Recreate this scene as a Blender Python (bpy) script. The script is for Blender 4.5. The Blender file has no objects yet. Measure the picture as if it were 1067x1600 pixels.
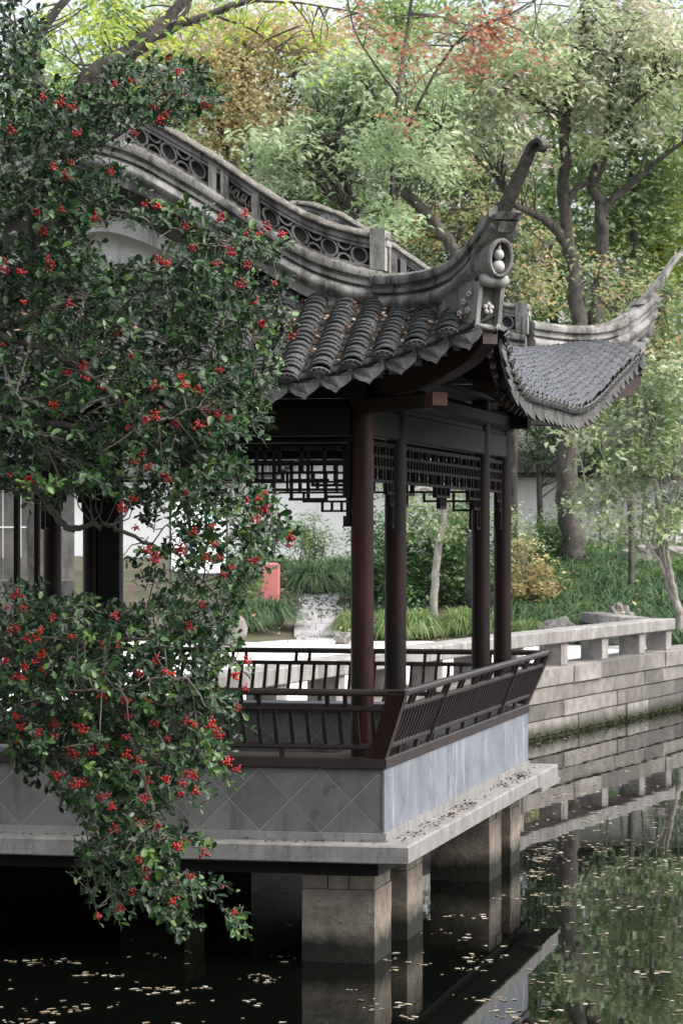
import bpy, bmesh, math, random
import numpy as np
from mathutils import Vector, Matrix

random.seed(7)
rng = np.random.default_rng(11)
SC = bpy.context.scene
COL = SC.collection
R = math.radians

# ------------------------------------------------------------------ camera, sky, sun, exposure
CAMX, CAMY, CAMZ, TH, FPX, HOR = 4.087, -19.58, 3.06, R(12.65), 4400.0, 834.0
FW = (-math.sin(TH), math.cos(TH)); RT = (math.cos(TH), math.sin(TH))
cam_d = bpy.data.cameras.new('camera'); cam = bpy.data.objects.new('camera', cam_d); COL.objects.link(cam)
cam.location = (CAMX, CAMY, CAMZ); cam.rotation_euler = (R(90), 0, TH)
cam_d.sensor_fit = 'VERTICAL'; cam_d.sensor_height = 36.0; cam_d.lens = 36.0 * FPX / 1600.0
cam_d.shift_y = 34.0 / 1600.0; cam_d.clip_start = 0.5; cam_d.clip_end = 2000
cam_d.dof.use_dof = True; cam_d.dof.focus_distance = 18.5; cam_d.dof.aperture_fstop = 10
SC.camera = cam

world = bpy.data.worlds.new('World'); SC.world = world; world.use_nodes = True
wn = world.node_tree
bg = wn.nodes['Background']; sky = wn.nodes.new('ShaderNodeTexSky'); sky.sky_type = 'NISHITA'
SUN_EL, SUN_AZ = R(52), R(96)       # azimuth from +Y towards +X
sky.sun_disc = False; sky.sun_elevation = SUN_EL; sky.sun_rotation = SUN_AZ
sky.air_density = 1.0; sky.dust_density = 6.0; sky.ozone_density = 1.0; sky.altitude = 0
hsv = wn.nodes.new('ShaderNodeHueSaturation'); hsv.inputs['Saturation'].default_value = 0.45      # overcast: greyed sky
wn.links.new(sky.outputs[0], hsv.inputs['Color']); wn.links.new(hsv.outputs[0], bg.inputs[0]); bg.inputs[1].default_value = 0.15
sun_d = bpy.data.lights.new('sun', 'SUN'); sun_d.energy = 0.6; sun_d.angle = R(60); sun_d.color = (1.0, 0.97, 0.92)
sun = bpy.data.objects.new('sun', sun_d); COL.objects.link(sun)
sdir = Vector((math.sin(SUN_AZ) * math.cos(SUN_EL), math.cos(SUN_AZ) * math.cos(SUN_EL), math.sin(SUN_EL)))
sun.rotation_euler = sdir.to_track_quat('Z', 'Y').to_euler(); sun.location = (20, 20, 40)
SC.view_settings.view_transform = 'Standard'; SC.view_settings.look = 'None'
SC.view_settings.exposure = 1.55; SC.view_settings.gamma = 1.0; SC.view_settings.use_curve_mapping = False
SC.cycles.max_bounces = 8; SC.cycles.transparent_max_bounces = 8
SC.cycles.use_denoising = True


def at(px, py, D):
    """point seen at photo pixel (px,py) at depth D metres"""
    xc = (px - 533.5) / FPX * D
    return (CAMX + FW[0] * D + RT[0] * xc, CAMY + FW[1] * D + RT[1] * xc, CAMZ - (py - HOR) / FPX * D)


def atz(px, D, z):
    p = at(px, HOR, D)
    return (p[0], p[1], z)


# ------------------------------------------------------------------ materials
MATS = {}


def nodes_of(name):
    m = bpy.data.materials.new(name); m.use_nodes = True
    nt = m.node_tree; b = nt.nodes['Principled BSDF']
    MATS[name] = m
    return m, nt, b


def N(nt, t, **kw):
    n = nt.nodes.new(t)
    for k, v in kw.items():
        if k.startswith('i_'):
            n.inputs[k[2:].replace('_', ' ')].default_value = v
        else:
            setattr(n, k, v)
    return n


def ramp(nt, fac, stops, interp='LINEAR'):
    r = nt.nodes.new('ShaderNodeValToRGB'); r.color_ramp.interpolation = interp
    e = r.color_ramp.elements
    while len(e) > 1: e.remove(e[-1])
    e[0].position = stops[0][0]; e[0].color = (*stops[0][1], 1)
    for p, c in stops[1:]:
        x = e.new(p); x.color = (*c, 1)
    if fac is not None: nt.links.new(fac, r.inputs[0])
    return r


def mixc(nt, fac, a, b, mode='MIX'):
    m = nt.nodes.new('ShaderNodeMix'); m.data_type = 'RGBA'; m.blend_type = mode
    for s, v in ((0, fac), (6, a), (7, b)):
        if hasattr(v, 'links') or hasattr(v, 'is_linked'): nt.links.new(v, m.inputs[s])
        elif isinstance(v, (int, float)): m.inputs[s].default_value = v
        else: m.inputs[s].default_value = (*v, 1)
    return m.outputs[2]


def surf(name, c1, c2, scale=3.0, rough=0.85, bump=0.3, bscale=30, streak=None, spots=None, rnd=0.0, spec=0.3, moss=None,
         wet=None, coat=0.0):
    """weathered surface: two tones by noise, optional vertical streaks, spots, per-object tone, moss on upward faces,
    damp band above the water line"""
    m, nt, b = nodes_of(name)
    L = nt.links
    geo = N(nt, 'ShaderNodeNewGeometry')
    n1 = N(nt, 'ShaderNodeTexNoise', i_Scale=scale, i_Detail=8.0, i_Roughness=0.65)
    L.new(geo.outputs['Position'], n1.inputs['Vector'])
    c = ramp(nt, n1.outputs[0], [(0.32, c1), (0.68, c2)]).outputs[0]
    if streak:
        mp = N(nt, 'ShaderNodeMapping'); mp.inputs['Scale'].default_value = (streak[1], streak[1], streak[2])
        L.new(geo.outputs['Position'], mp.inputs['Vector'])
        n2 = N(nt, 'ShaderNodeTexNoise', i_Scale=1.0, i_Detail=5.0, i_Roughness=0.7); L.new(mp.outputs[0], n2.inputs['Vector'])
        f = ramp(nt, n2.outputs[0], [(streak[3], (0, 0, 0)), (streak[4], (1, 1, 1))]).outputs[0]
        c = mixc(nt, f, c, streak[0])
    if spots:
        n3 = N(nt, 'ShaderNodeTexNoise', i_Scale=spots[1], i_Detail=6.0, i_Roughness=0.75); L.new(geo.outputs['Position'], n3.inputs['Vector'])
        f = ramp(nt, n3.outputs[0], [(spots[2], (0, 0, 0)), (spots[2] + 0.1, (1, 1, 1))]).outputs[0]
        c = mixc(nt, f, c, spots[0])
    if moss:
        sx = N(nt, 'ShaderNodeSeparateXYZ'); L.new(geo.outputs['Normal'], sx.inputs[0])
        n4 = N(nt, 'ShaderNodeTexNoise', i_Scale=moss[1], i_Detail=6.0); L.new(geo.outputs['Position'], n4.inputs['Vector'])
        mu = N(nt, 'ShaderNodeMath', operation='MULTIPLY'); L.new(sx.outputs[2], mu.inputs[0]); L.new(n4.outputs[0], mu.inputs[1])
        f = ramp(nt, mu.outputs[0], [(moss[2], (0, 0, 0)), (moss[2] + 0.12, (1, 1, 1))]).outputs[0]
        c = mixc(nt, f, c, moss[0])
    if wet:
        sp = N(nt, 'ShaderNodeSeparateXYZ'); L.new(geo.outputs['Position'], sp.inputs[0])
        n5 = N(nt, 'ShaderNodeTexNoise', i_Scale=7.0, i_Detail=5.0); L.new(geo.outputs['Position'], n5.inputs['Vector'])
        ad = N(nt, 'ShaderNodeMath', operation='MULTIPLY_ADD'); L.new(n5.outputs[0], ad.inputs[0]); ad.inputs[1].default_value = -0.16
        L.new(sp.outputs[2], ad.inputs[2])
        f = ramp(nt, ad.outputs[0], [(wet[1], (1, 1, 1)), (wet[1] + wet[2], (0, 0, 0))]).outputs[0]
        c = mixc(nt, f, c, wet[0])
    if rnd:
        oi = N(nt, 'ShaderNodeObjectInfo')
        mr = N(nt, 'ShaderNodeMapRange'); L.new(oi.outputs['Random'], mr.inputs[0]); mr.inputs[3].default_value = 1 - rnd; mr.inputs[4].default_value = 1 + rnd
        hs = N(nt, 'ShaderNodeHueSaturation'); L.new(mr.outputs[0], hs.inputs['Value']); L.new(c, hs.inputs['Color']); c = hs.outputs[0]
    L.new(c, b.inputs['Base Color'])
    b.inputs['Roughness'].default_value = rough; b.inputs['Specular IOR Level'].default_value = spec
    if coat: b.inputs['Coat Weight'].default_value = coat; b.inputs['Coat Roughness'].default_value = 0.3
    if bump:
        nb = N(nt, 'ShaderNodeTexNoise', i_Scale=bscale, i_Detail=8.0, i_Roughness=0.7); L.new(geo.outputs['Position'], nb.inputs['Vector'])
        bp = N(nt, 'ShaderNodeBump', i_Strength=bump, i_Distance=0.02); L.new(nb.outputs[0], bp.inputs['Height']); L.new(bp.outputs[0], b.inputs['Normal'])
    return m


def leafmat(name, cols, rough=0.5, spec=0.35, trans=0.35, back=None):
    m, nt, b = nodes_of(name); L = nt.links
    a = N(nt, 'ShaderNodeAttribute'); a.attribute_name = 'tint'
    k = len(cols)
    c = ramp(nt, a.outputs['Fac'], [((i + 0.5) / k, x) for i, x in enumerate(cols)]).outputs[0]
    if back:
        g = N(nt, 'ShaderNodeNewGeometry'); c = mixc(nt, g.outputs['Backfacing'], c, back)
    L.new(c, b.inputs['Base Color']); b.inputs['Roughness'].default_value = rough; b.inputs['Specular IOR Level'].default_value = spec
    if trans:
        t = N(nt, 'ShaderNodeBsdfTranslucent'); L.new(c, t.inputs[0])
        ms = N(nt, 'ShaderNodeMixShader'); ms.inputs[0].default_value = trans
        L.new(b.outputs[0], ms.inputs[1]); L.new(t.outputs[0], ms.inputs[2])
        L.new(ms.outputs[0], nt.nodes['Material Output'].inputs[0])
    return m


surf('ridge', (.15, .147, .14), (.35, .343, .325), 3.2, .9, .5, 45, streak=((.07, .068, .062), 6, 1.4, .47, .62), spots=((.05, .05, .046), 9, .60), moss=((.10, .095, .075), 14, .42))
surf('ridge_cap', (.075, .068, .058), (.23, .22, .195), 26, .95, .9, 60, spots=((.06, .055, .04), 5, .55))
surf('plaster', (.66, .65, .63), (.82, .82, .81), 1.5, .85, .15, 30, streak=((.20, .19, .18), 5, 1.0, .56, .74), spots=((.25, .24, .22), 3, .64))
surf('relief', (.34, .335, .32), (.50, .495, .48), 8, .9, .3, 60, spots=((.14, .135, .125), 20, .6))
surf('horn_dark', (.05, .044, .037), (.16, .148, .128), 24, .95, .9, 60, spots=((.03, .028, .02), 6, .55))
surf('gable_dark', (.05, .05, .048), (.16, .155, .15), 4, .9, .4, 40)
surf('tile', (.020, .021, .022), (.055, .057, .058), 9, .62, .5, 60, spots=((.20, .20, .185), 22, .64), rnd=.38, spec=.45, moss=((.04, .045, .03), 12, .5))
surf('tile_skytint', (.030, .032, .037), (.082, .086, .097), 9, .42, .5, 60, spots=((.22, .215, .20), 14, .66), rnd=.3, spec=.4)  # same roof tiles, with the bluish sheen of the sky put into the colour
surf('tile_valley', (.03, .03, .03), (.09, .088, .08), 12, .8, .6, 50, spots=((.16, .12, .08), 16, .55))
surf('drip', (.04, .04, .039), (.12, .12, .117), 14, .75, .6, 50, spots=((.26, .26, .25), 25, .62), rnd=.25)
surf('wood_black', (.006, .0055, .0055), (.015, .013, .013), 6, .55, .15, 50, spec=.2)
surf('wood_beam', (.011, .012, .0115), (.030, .033, .031), 5, .6, .2, 50, streak=((.02, .02, .02), 14, 1.5, .5, .7))
surf('wood_red', (.015, .007, .006), (.045, .016, .012), 5, .42, .2, 40, streak=((.014, .008, .008), 16, 1.2, .46, .68), spec=.5)
surf('column_shaded', (.007, .0042, .004), (.024, .0075, .0068), 2.2, .42, .12, 40, streak=((.006, .005, .005), 7, .7, .42, .7), spots=((.06, .03, .026), 40, .74), spec=.2)  # same column paint, darkened to imitate shade on the rear columns
surf('column_lit', (.009, .0048, .0045), (.046, .0105, .009), 2.2, .36, .12, 40, streak=((.006, .005, .005), 7, .7, .42, .7), spots=((.10, .04, .032), 40, .74), spec=.22)  # brighter copy for the front columns, where light brings out the red
surf('rail_wood', (.012, .0085, .008), (.032, .021, .020), 7, .42, .25, 60, streak=((.02, .012, .011), 20, 3, .5, .7), spots=((.11, .09, .085), 30, .7), spec=.4)
surf('beam_end', (.07, .03, .023), (.12, .055, .042), 12, .7, .2, 40)
surf('brick_tile', (.085, .086, .083), (.145, .146, .140), 2.6, .75, .2, 60, streak=((.055, .054, .050), 5, 1.2, .52, .74), spots=((.06, .06, .058), 1.7, .58), rnd=.12)
surf('grout', (.19, .185, .175), (.25, .245, .235), 20, .9, .2, 50)
surf('plaster_skytint', (.10, .112, .132), (.175, .19, .215), 2.0, .65, .15, 40, streak=((.27, .285, .31), 11, 1.3, .54, .68), spots=((.085, .09, .097), 2.6, .56), spec=.3)  # blue of the reflected sky is mixed into the plaster colour
surf('slab', (.14, .138, .132), (.235, .232, .223), 5, .9, .35, 60, streak=((.12, .118, .112), 12, 2.0, .52, .70), spots=((.09, .085, .08), 30, .68))
surf('pier', (.105, .09, .072), (.25, .218, .178), 5.5, .95, 1.0, 16, streak=((.26, .235, .20), 1.6, 5, .56, .72), spots=((.06, .055, .045), 11, .6), wet=((.014, .015, .011), .04, .14), rnd=.15)
surf('quay', (.095, .088, .08), (.21, .197, .18), 3.0, .95, .6, 20, streak=((.15, .142, .13), 2.6, .9, .50, .70), spots=((.11, .105, .095), 2.2, .62), wet=((.035, .036, .024), -.01, .16), rnd=.42)
surf('bench', (.16, .153, .147), (.29, .28, .266), 4, .95, .4, 30, streak=((.13, .118, .11), 3.2, .8, .48, .68), spots=((.10, .09, .08), 18, .64), rnd=.1)
surf('paving', (.58, .56, .54), (.74, .72, .69), 2, .9, .2, 20, spots=((.42, .40, .38), 3, .66), rnd=.06)
surf('path_stone', (.30, .285, .29), (.46, .44, .445), 1.1, .9, .4, 14, spots=((.20, .19, .195), 2.2, .58), rnd=.12)
surf('soil', (.05, .042, .03), (.12, .10, .07), 1.6, .95, .5, 12, spots=((.05, .075, .025), 2.5, .5))
surf('rock', (.13, .12, .11), (.30, .28, .26), 4, .95, .9, 9, moss=((.08, .085, .05), 6, .45))
surf('bark', (.04, .035, .03), (.11, .10, .088), 5, .95, .9, 16, streak=((.03, .026, .022), 12, 1.6, .5, .66), spots=((.22, .22, .20), 3, .62))
surf('bark_pale', (.16, .145, .125), (.32, .30, .27), 9, .9, .7, 26, spots=((.08, .07, .06), 12, .62))
surf('twig', (.06, .054, .046), (.15, .137, .12), 12, .85, .4, 50)
surf('culm', (.05, .075, .03), (.10, .13, .06), 3, .5, .1, 20)
surf('wall_white', (.70, .70, .70), (.80, .80, .80), .6, .85, .1, 20, streak=((.55, .54, .52), 2.4, .4, .55, .75), spots=((.58, .57, .55), .5, .6))
surf('bin_red', (.52, .17, .16), (.60, .22, .21), 2, .55, .05, 30)
surf('board_white', (.72, .76, .74), (.80, .82, .81), 1, .5, .02, 30)
surf('board_print', (.42, .66, .62), (.50, .72, .68), 3, .5, 0)
surf('metal_dark', (.03, .032, .034), (.06, .062, .065), 6, .5, .1, 30)
surf('bank', (.13, .125, .11), (.27, .255, .23), 2, .95, .8, 8, rnd=.2, wet=((.03, .03, .022), -.02, .2))
surf('wall_grey', (.045, .044, .042), (.10, .098, .093), 3, .9, .3, 20, streak=((.03, .03, .028), 5, .8, .5, .68), rnd=.25)
surf('berry', (.22, .010, .010), (.36, .020, .016), 30, .3, 0, spec=.35, rnd=.3)
leafmat('holly_leaf', [(.006, .021, .008), (.011, .038, .011), (.019, .057, .015), (.030, .080, .019), (.070, .135, .028)], .34, .28, .12, back=(.030, .055, .025))
leafmat('grey_green', [(.27, .35, .18), (.37, .46, .25), (.47, .54, .33), (.60, .63, .46), (.60, .48, .44)], .5, .35, .48)
leafmat('camphor', [(.22, .32, .17), (.30, .42, .22), (.40, .51, .29), (.54, .61, .43)], .45, .4, .46)
leafmat('tan_maple', [(.46, .42, .24), (.54, .44, .24), (.56, .42, .21), (.40, .43, .22), (.54, .53, .34)], .6, .2, .5)
leafmat('lime', [(.28, .38, .06), (.38, .48, .08), (.48, .52, .10), (.22, .36, .08)], .5, .3, .55)
leafmat('red_maple', [(.24, .11, .11), (.32, .14, .12), (.42, .18, .11), (.50, .24, .12), (.28, .16, .15)], .55, .25, .45)
leafmat('orange_mix', [(.22, .30, .14), (.28, .36, .17), (.32, .36, .20), (.54, .36, .20), (.24, .34, .15)], .55, .25, .45)
leafmat('mid_green', [(.07, .14, .05), (.12, .21, .07), (.17, .28, .09), (.25, .37, .13)], .5, .35, .4)
leafmat('far_green', [(.16, .25, .09), (.22, .33, .12), (.29, .41, .15), (.40, .50, .20)], .55, .25, .5)
leafmat('far_dark', [(.09, .15, .07), (.13, .20, .085), (.18, .26, .11), (.26, .34, .15)], .55, .25, .45)
leafmat('deep_green', [(.03, .06, .032), (.05, .09, .04), (.07, .125, .055), (.10, .16, .07)], .5, .35, .3)
leafmat('pale_green', [(.14, .21, .10), (.22, .30, .14), (.30, .38, .19), (.46, .50, .35)], .5, .4, .4)
leafmat('camellia', [(.04, .10, .035), (.07, .16, .055), (.11, .22, .08), (.20, .30, .10)], .32, .5, .25)
leafmat('gold_shrub', [(.38, .34, .16), (.42, .30, .16), (.44, .40, .21), (.33, .36, .16), (.40, .25, .14)], .55, .3, .4)
leafmat('sedge', [(.035, .08, .04), (.06, .12, .052), (.09, .165, .065), (.16, .23, .09)], .45, .4, .3)
leafmat('sedge_lime', [(.11, .20, .065), (.16, .27, .085), (.21, .31, .11), (.30, .33, .14)], .45, .4, .3)
leafmat('drift', [(.34, .32, .25), (.26, .20, .11), (.42, .41, .35), (.12, .08, .045), (.25, .21, .14), (.08, .055, .035)], .6, .35, .1)
leafmat('litter', [(.22, .13, .08), (.34, .24, .16), (.42, .33, .24), (.16, .09, .06)], .8, .2, .1)
leafmat('litter_dark', [(.045, .032, .024), (.07, .05, .036), (.03, .022, .018), (.14, .085, .05)], .85, .15, .05)
leafmat('moss', [(.02, .026, .012), (.03, .04, .016), (.045, .055, .02)], .9, .1, .1)

# water
m, nt, b = nodes_of('water')
b.inputs['Base Color'].default_value = (.0018, .0024, .0018, 1); b.inputs['Roughness'].default_value = .015; b.inputs['IOR'].default_value = 1.30
geo = N(nt, 'ShaderNodeNewGeometry'); nz = N(nt, 'ShaderNodeTexNoise', i_Scale=1.3, i_Detail=2.0); nt.links.new(geo.outputs['Position'], nz.inputs['Vector'])
bp = N(nt, 'ShaderNodeBump', i_Strength=.05, i_Distance=.02); nt.links.new(nz.outputs[0], bp.inputs['Height']); nt.links.new(bp.outputs[0], b.inputs['Normal'])


# ------------------------------------------------------------------ mesh helpers
class MB:
    def __init__(s): s.v = []; s.f = []

    def add(s, vs, fs):
        o = len(s.v); s.v += [tuple(p) for p in vs]; s.f += [tuple(i + o for i in f) for f in fs]; return s

    def box(s, x0, x1, y0, y1, z0, z1):
        return s.add([(x0, y0, z0), (x1, y0, z0), (x1, y1, z0), (x0, y1, z0), (x0, y0, z1), (x1, y0, z1), (x1, y1, z1), (x0, y1, z1)],
                     [(0, 3, 2, 1), (4, 5, 6, 7), (0, 1, 5, 4), (1, 2, 6, 5), (2, 3, 7, 6), (3, 0, 4, 7)])

    def bar(s, p, q, w, h, up=(0, 0, 1), c=0.0):
        """chamfered bar from p to q; w sideways, h along up"""
        p, q, up = Vector(p), Vector(q), Vector(up)
        d = (q - p).normalized(); a = d.cross(up)
        if a.length < 1e-5: a = d.cross(Vector((1, 0, 0)))
        a.normalize(); u = a.cross(d).normalized()
        if c <= 0: prof = [(-w / 2, -h / 2), (w / 2, -h / 2), (w / 2, h / 2), (-w / 2, h / 2)]
        else:
            prof = [(-w / 2 + c, -h / 2), (w / 2 - c, -h / 2), (w / 2, -h / 2 + c), (w / 2, h / 2 - c), (w / 2 - c, h / 2), (-w / 2 + c, h / 2), (-w / 2, h / 2 - c), (-w / 2, -h / 2 + c)]
        n = len(prof)
        vs = [p + a * x + u * y for x, y in prof] + [q + a * x + u * y for x, y in prof]
        fs = [(i, (i + 1) % n, n + (i + 1) % n, n + i) for i in range(n)] + [tuple(range(n - 1, -1, -1)), tuple(range(n, 2 * n))]
        return s.add(vs, fs)

    def tube(s, pts, rad, n=8, cap=True):
        pts = [Vector(p) for p in pts]; k = len(pts)
        if not hasattr(rad, '__len__'): rad = [rad] * k
        vs = []; ref = None
        for i, p in enumerate(pts):
            d = (pts[min(i + 1, k - 1)] - pts[max(i - 1, 0)]).normalized()
            if ref is None: ref = d.cross(Vector((0.13, 0.37, 0.92)) if abs(d.z) < .9 else Vector((1, 0, 0))).normalized()
            ref = (ref - d * ref.dot(d)).normalized(); w = d.cross(ref)
            for j in range(n):
                t = 2 * math.pi * j / n
                vs.append(p + (ref * math.cos(t) + w * math.sin(t)) * rad[i])
        fs = [(i * n + j, i * n + (j + 1) % n, (i + 1) * n + (j + 1) % n, (i + 1) * n + j) for i in range(k - 1) for j in range(n)]
        if cap: fs += [tuple(range(n - 1, -1, -1)), tuple(range((k - 1) * n, k * n))]
        return s.add(vs, fs)

    def sweep(s, secs, closed=True, cap=True):
        n = len(secs[0]); k = len(secs); vs = [p for q in secs for p in q]
        m_ = n if closed else n - 1
        fs = [(i * n + j, i * n + (j + 1) % n, (i + 1) * n + (j + 1) % n, (i + 1) * n + j) for i in range(k - 1) for j in range(m_)]
        if cap and closed: fs += [tuple(range(n - 1, -1, -1)), tuple(range((k - 1) * n, k * n))]
        return s.add(vs, fs)

    def prism(s, a, b_):
        """two matching outlines (3-D point lists) joined"""
        n = len(a)
        return s.add(list(a) + list(b_), [tuple(range(n - 1, -1, -1)), tuple(range(n, 2 * n))] + [(i, (i + 1) % n, n + (i + 1) % n, n + i) for i in range(n)])

    def ball(s, c, r, n=8, m_=6, sc=(1, 1, 1)):
        vs = [(c[0], c[1], c[2] + r * sc[2])]
        for i in range(1, m_):
            t = math.pi * i / m_
            for j in range(n):
                p = 2 * math.pi * j / n
                vs.append((c[0] + r * sc[0] * math.sin(t) * math.cos(p), c[1] + r * sc[1] * math.sin(t) * math.sin(p), c[2] + r * sc[2] * math.cos(t)))
        vs.append((c[0], c[1], c[2] - r * sc[2])); L = len(vs) - 1
        fs = [(0, 1 + j, 1 + (j + 1) % n) for j in range(n)]
        for i in range(m_ - 2):
            for j in range(n):
                a = 1 + i * n + j; b_ = 1 + i * n + (j + 1) % n
                fs.append((a, a + n, b_ + n, b_))
        fs += [(L, L - n + (j + 1) % n, L - n + j) for j in range(n)]
        return s.add(vs, fs)

    def mesh(s, name, mat, smooth=False):
        me = bpy.data.meshes.new(name); me.from_pydata(s.v, [], s.f); me.materials.append(MATS[mat])
        bm = bmesh.new(); bm.from_mesh(me); bmesh.ops.recalc_face_normals(bm, faces=bm.faces); bm.to_mesh(me); bm.free()
        if smooth:
            me.polygons.foreach_set('use_smooth', [True] * len(me.polygons))
            if smooth != 'all': me.set_sharp_from_angle(angle=R(38))
        return me

    def build(s, name, mat, parent=None, smooth=False):
        return link(name, s.mesh(name, mat, smooth), parent)


def link(name, me, parent=None, mat4=None):
    """parts sit in world space: their local matrix undoes the root's offset"""
    o = bpy.data.objects.new(name, me); COL.objects.link(o)
    if parent is not None:
        o.parent = parent
        if parent.parent is None and parent.type == 'EMPTY':
            M = Matrix.Translation(-parent.location)
            o.matrix_local = M @ mat4 if mat4 is not None else M
        elif mat4 is not None: o.matrix_local = mat4
    elif mat4 is not None: o.matrix_local = mat4
    return o


def tag(o, label=None, cat=None, group=None, kind=None):
    if label: o['label'] = label
    if cat: o['category'] = cat
    if group: o['group'] = group
    if kind: o['kind'] = kind
    return o


def thing(name, loc, label, cat, group=None):
    o = bpy.data.objects.new(name, None); COL.objects.link(o); o.location = loc; o.empty_display_size = .3
    return tag(o, label, cat, group)


def npmesh(name, V, F, tint, mat, smooth=False):
    me = bpy.data.meshes.new(name); V = np.asarray(V, np.float32); F = np.asarray(F, np.int32)
    me.vertices.add(len(V)); me.vertices.foreach_set('co', V.ravel())
    k = F.shape[1]; me.loops.add(F.size); me.loops.foreach_set('vertex_index', F.ravel())
    me.polygons.add(len(F)); me.polygons.foreach_set('loop_start', np.arange(0, F.size, k, dtype=np.int32))
    me.polygons.foreach_set('loop_total', np.full(len(F), k, np.int32))
    if tint is not None:
        a = me.attributes.new('tint', 'FLOAT', 'POINT'); a.data.foreach_set('value', np.asarray(tint, np.float32))
    me.materials.append(MATS[mat]); me.update(calc_edges=True)
    if smooth: me.polygons.foreach_set('use_smooth', np.ones(len(F), bool))
    return me


LEAF4 = (np.array([(0, 0, 0), (.45, .5, .10), (1, 0, -.08), (.45, -.5, .10)]), np.array([(0, 2, 1), (0, 3, 2)]))
LEAFH = (np.array([(0, 0, 0), (.33, 0, -.03), (.68, 0, -.03), (1, 0, -.09), (.28, .30, .05), (.66, .46, .06), (.92, .26, -.01), (.28, -.30, .05), (.66, -.46, .06), (.92, -.26, -.01)]),
         np.array([(0, 1, 4), (1, 5, 4), (1, 2, 5), (2, 6, 5), (2, 3, 6), (0, 7, 1), (1, 7, 8), (1, 8, 2), (2, 8, 9), (2, 9, 3)]))
a5 = [math.radians(90 + 72 * i) for i in range(5)]
LEAFM = (np.array([(0, 0, 0)] + [p for t in a5 for p in ((.5 * math.cos(t) + .45, .5 * math.sin(t), -.06), (.2 * math.cos(t + .63) + .45, .2 * math.sin(t + .63), 0))]),
         np.array([(10, 1, 2), (2, 3, 4), (4, 5, 6), (6, 7, 8), (8, 9, 10), (2, 4, 6), (2, 6, 8), (2, 8, 10)]))


def norm(a): return a / np.maximum(np.linalg.norm(a, axis=1, keepdims=True), 1e-9)


def leaves(C, A, U, Ln, W, tint, tpl=LEAF4):
    """C centres, A leaf axis, U approx normal, Ln length, W width -> verts, faces, tint"""
    n = len(C); A = norm(A); S = norm(np.cross(U, A)); Nn = np.cross(A, S)
    T, F = tpl; k = len(T)
    V = C[:, None, :] + A[:, None, :] * (T[None, :, 0:1] * Ln[:, None, None]) + S[:, None, :] * (T[None, :, 1:2] * W[:, None, None]) + Nn[:, None, :] * (T[None, :, 2:3] * Ln[:, None, None])
    FF = (F[None] + (np.arange(n) * k)[:, None, None]).reshape(-1, F.shape[1])
    return V.reshape(-1, 3), FF, np.repeat(tint, k)


def rand_leaves(C, ln, droop=.35, flat=.8, tpl=LEAF4, wr=.5, tshift=None):
    n = len(C); th = rng.uniform(0, 2 * np.pi, n)
    A = np.stack([np.cos(th), np.sin(th), rng.normal(-droop, .35, n)], 1)
    U = np.stack([rng.normal(0, 1 - flat * .6, n), rng.normal(0, 1 - flat * .6, n), np.ones(n)], 1)
    Ln = ln * rng.uniform(.65, 1.25, n); t = rng.uniform(0, 1, n) if tshift is None else np.clip(tshift + rng.normal(0, .16, n), 0, 1)
    return leaves(C, A, U, Ln, Ln * wr, t, tpl)


def smooth_path(pts, k=6):
    """Catmull-Rom through points"""
    P = [np.array(p, float) for p in pts]; P = [2 * P[0] - P[1]] + P + [2 * P[-1] - P[-2]]
    out = []
    for i in range(1, len(P) - 2):
        for j in range(k):
            t = j / k
            out.append(.5 * (2 * P[i] + (P[i + 1] - P[i - 1]) * t + (2 * P[i - 1] - 5 * P[i] + 4 * P[i + 1] - P[i + 2]) * t * t + (3 * P[i] - P[i - 1] - 3 * P[i + 1] + P[i + 2]) * t ** 3))
    out.append(P[-2]); return out


def crown_points(ells, lai, ln, wr, clump=.32, per=34, depth=1.0, gaps=0.0):
    """leaf centres in clumps through ellipsoids given as (px, py, rx, ry, D)"""
    allp = []; tin = []; cen = []
    for (cx, cy, rx, ry, D) in ells:
        c = np.array(at(cx, cy, D)); s = D / FPX; ax, az = rx * s, ry * s; ay = max(ax, az) * depth
        n = int(lai * math.pi * ax * az / (.5 * ln * ln * wr)); k = max(3, n // per)
        u = rng.normal(size=(k, 3)); u = norm(u) * rng.uniform(0.05, 1, (k, 1)) ** .45
        cc = u * np.array([ax, ay, az])
        w = np.stack([cc[:, 0] * RT[0] + cc[:, 1] * FW[0], cc[:, 0] * RT[1] + cc[:, 1] * FW[1], cc[:, 2]], 1) + c
        ct = rng.uniform(.15, .85, k)
        idx = rng.integers(0, k, n)
        off = rng.normal(size=(n, 3)) * np.array([clump, clump, clump * .62])
        allp.append(w[idx] + off); tin.append(ct[idx]); cen.append(w)
    return np.concatenate(allp), np.concatenate(tin), cen


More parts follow.
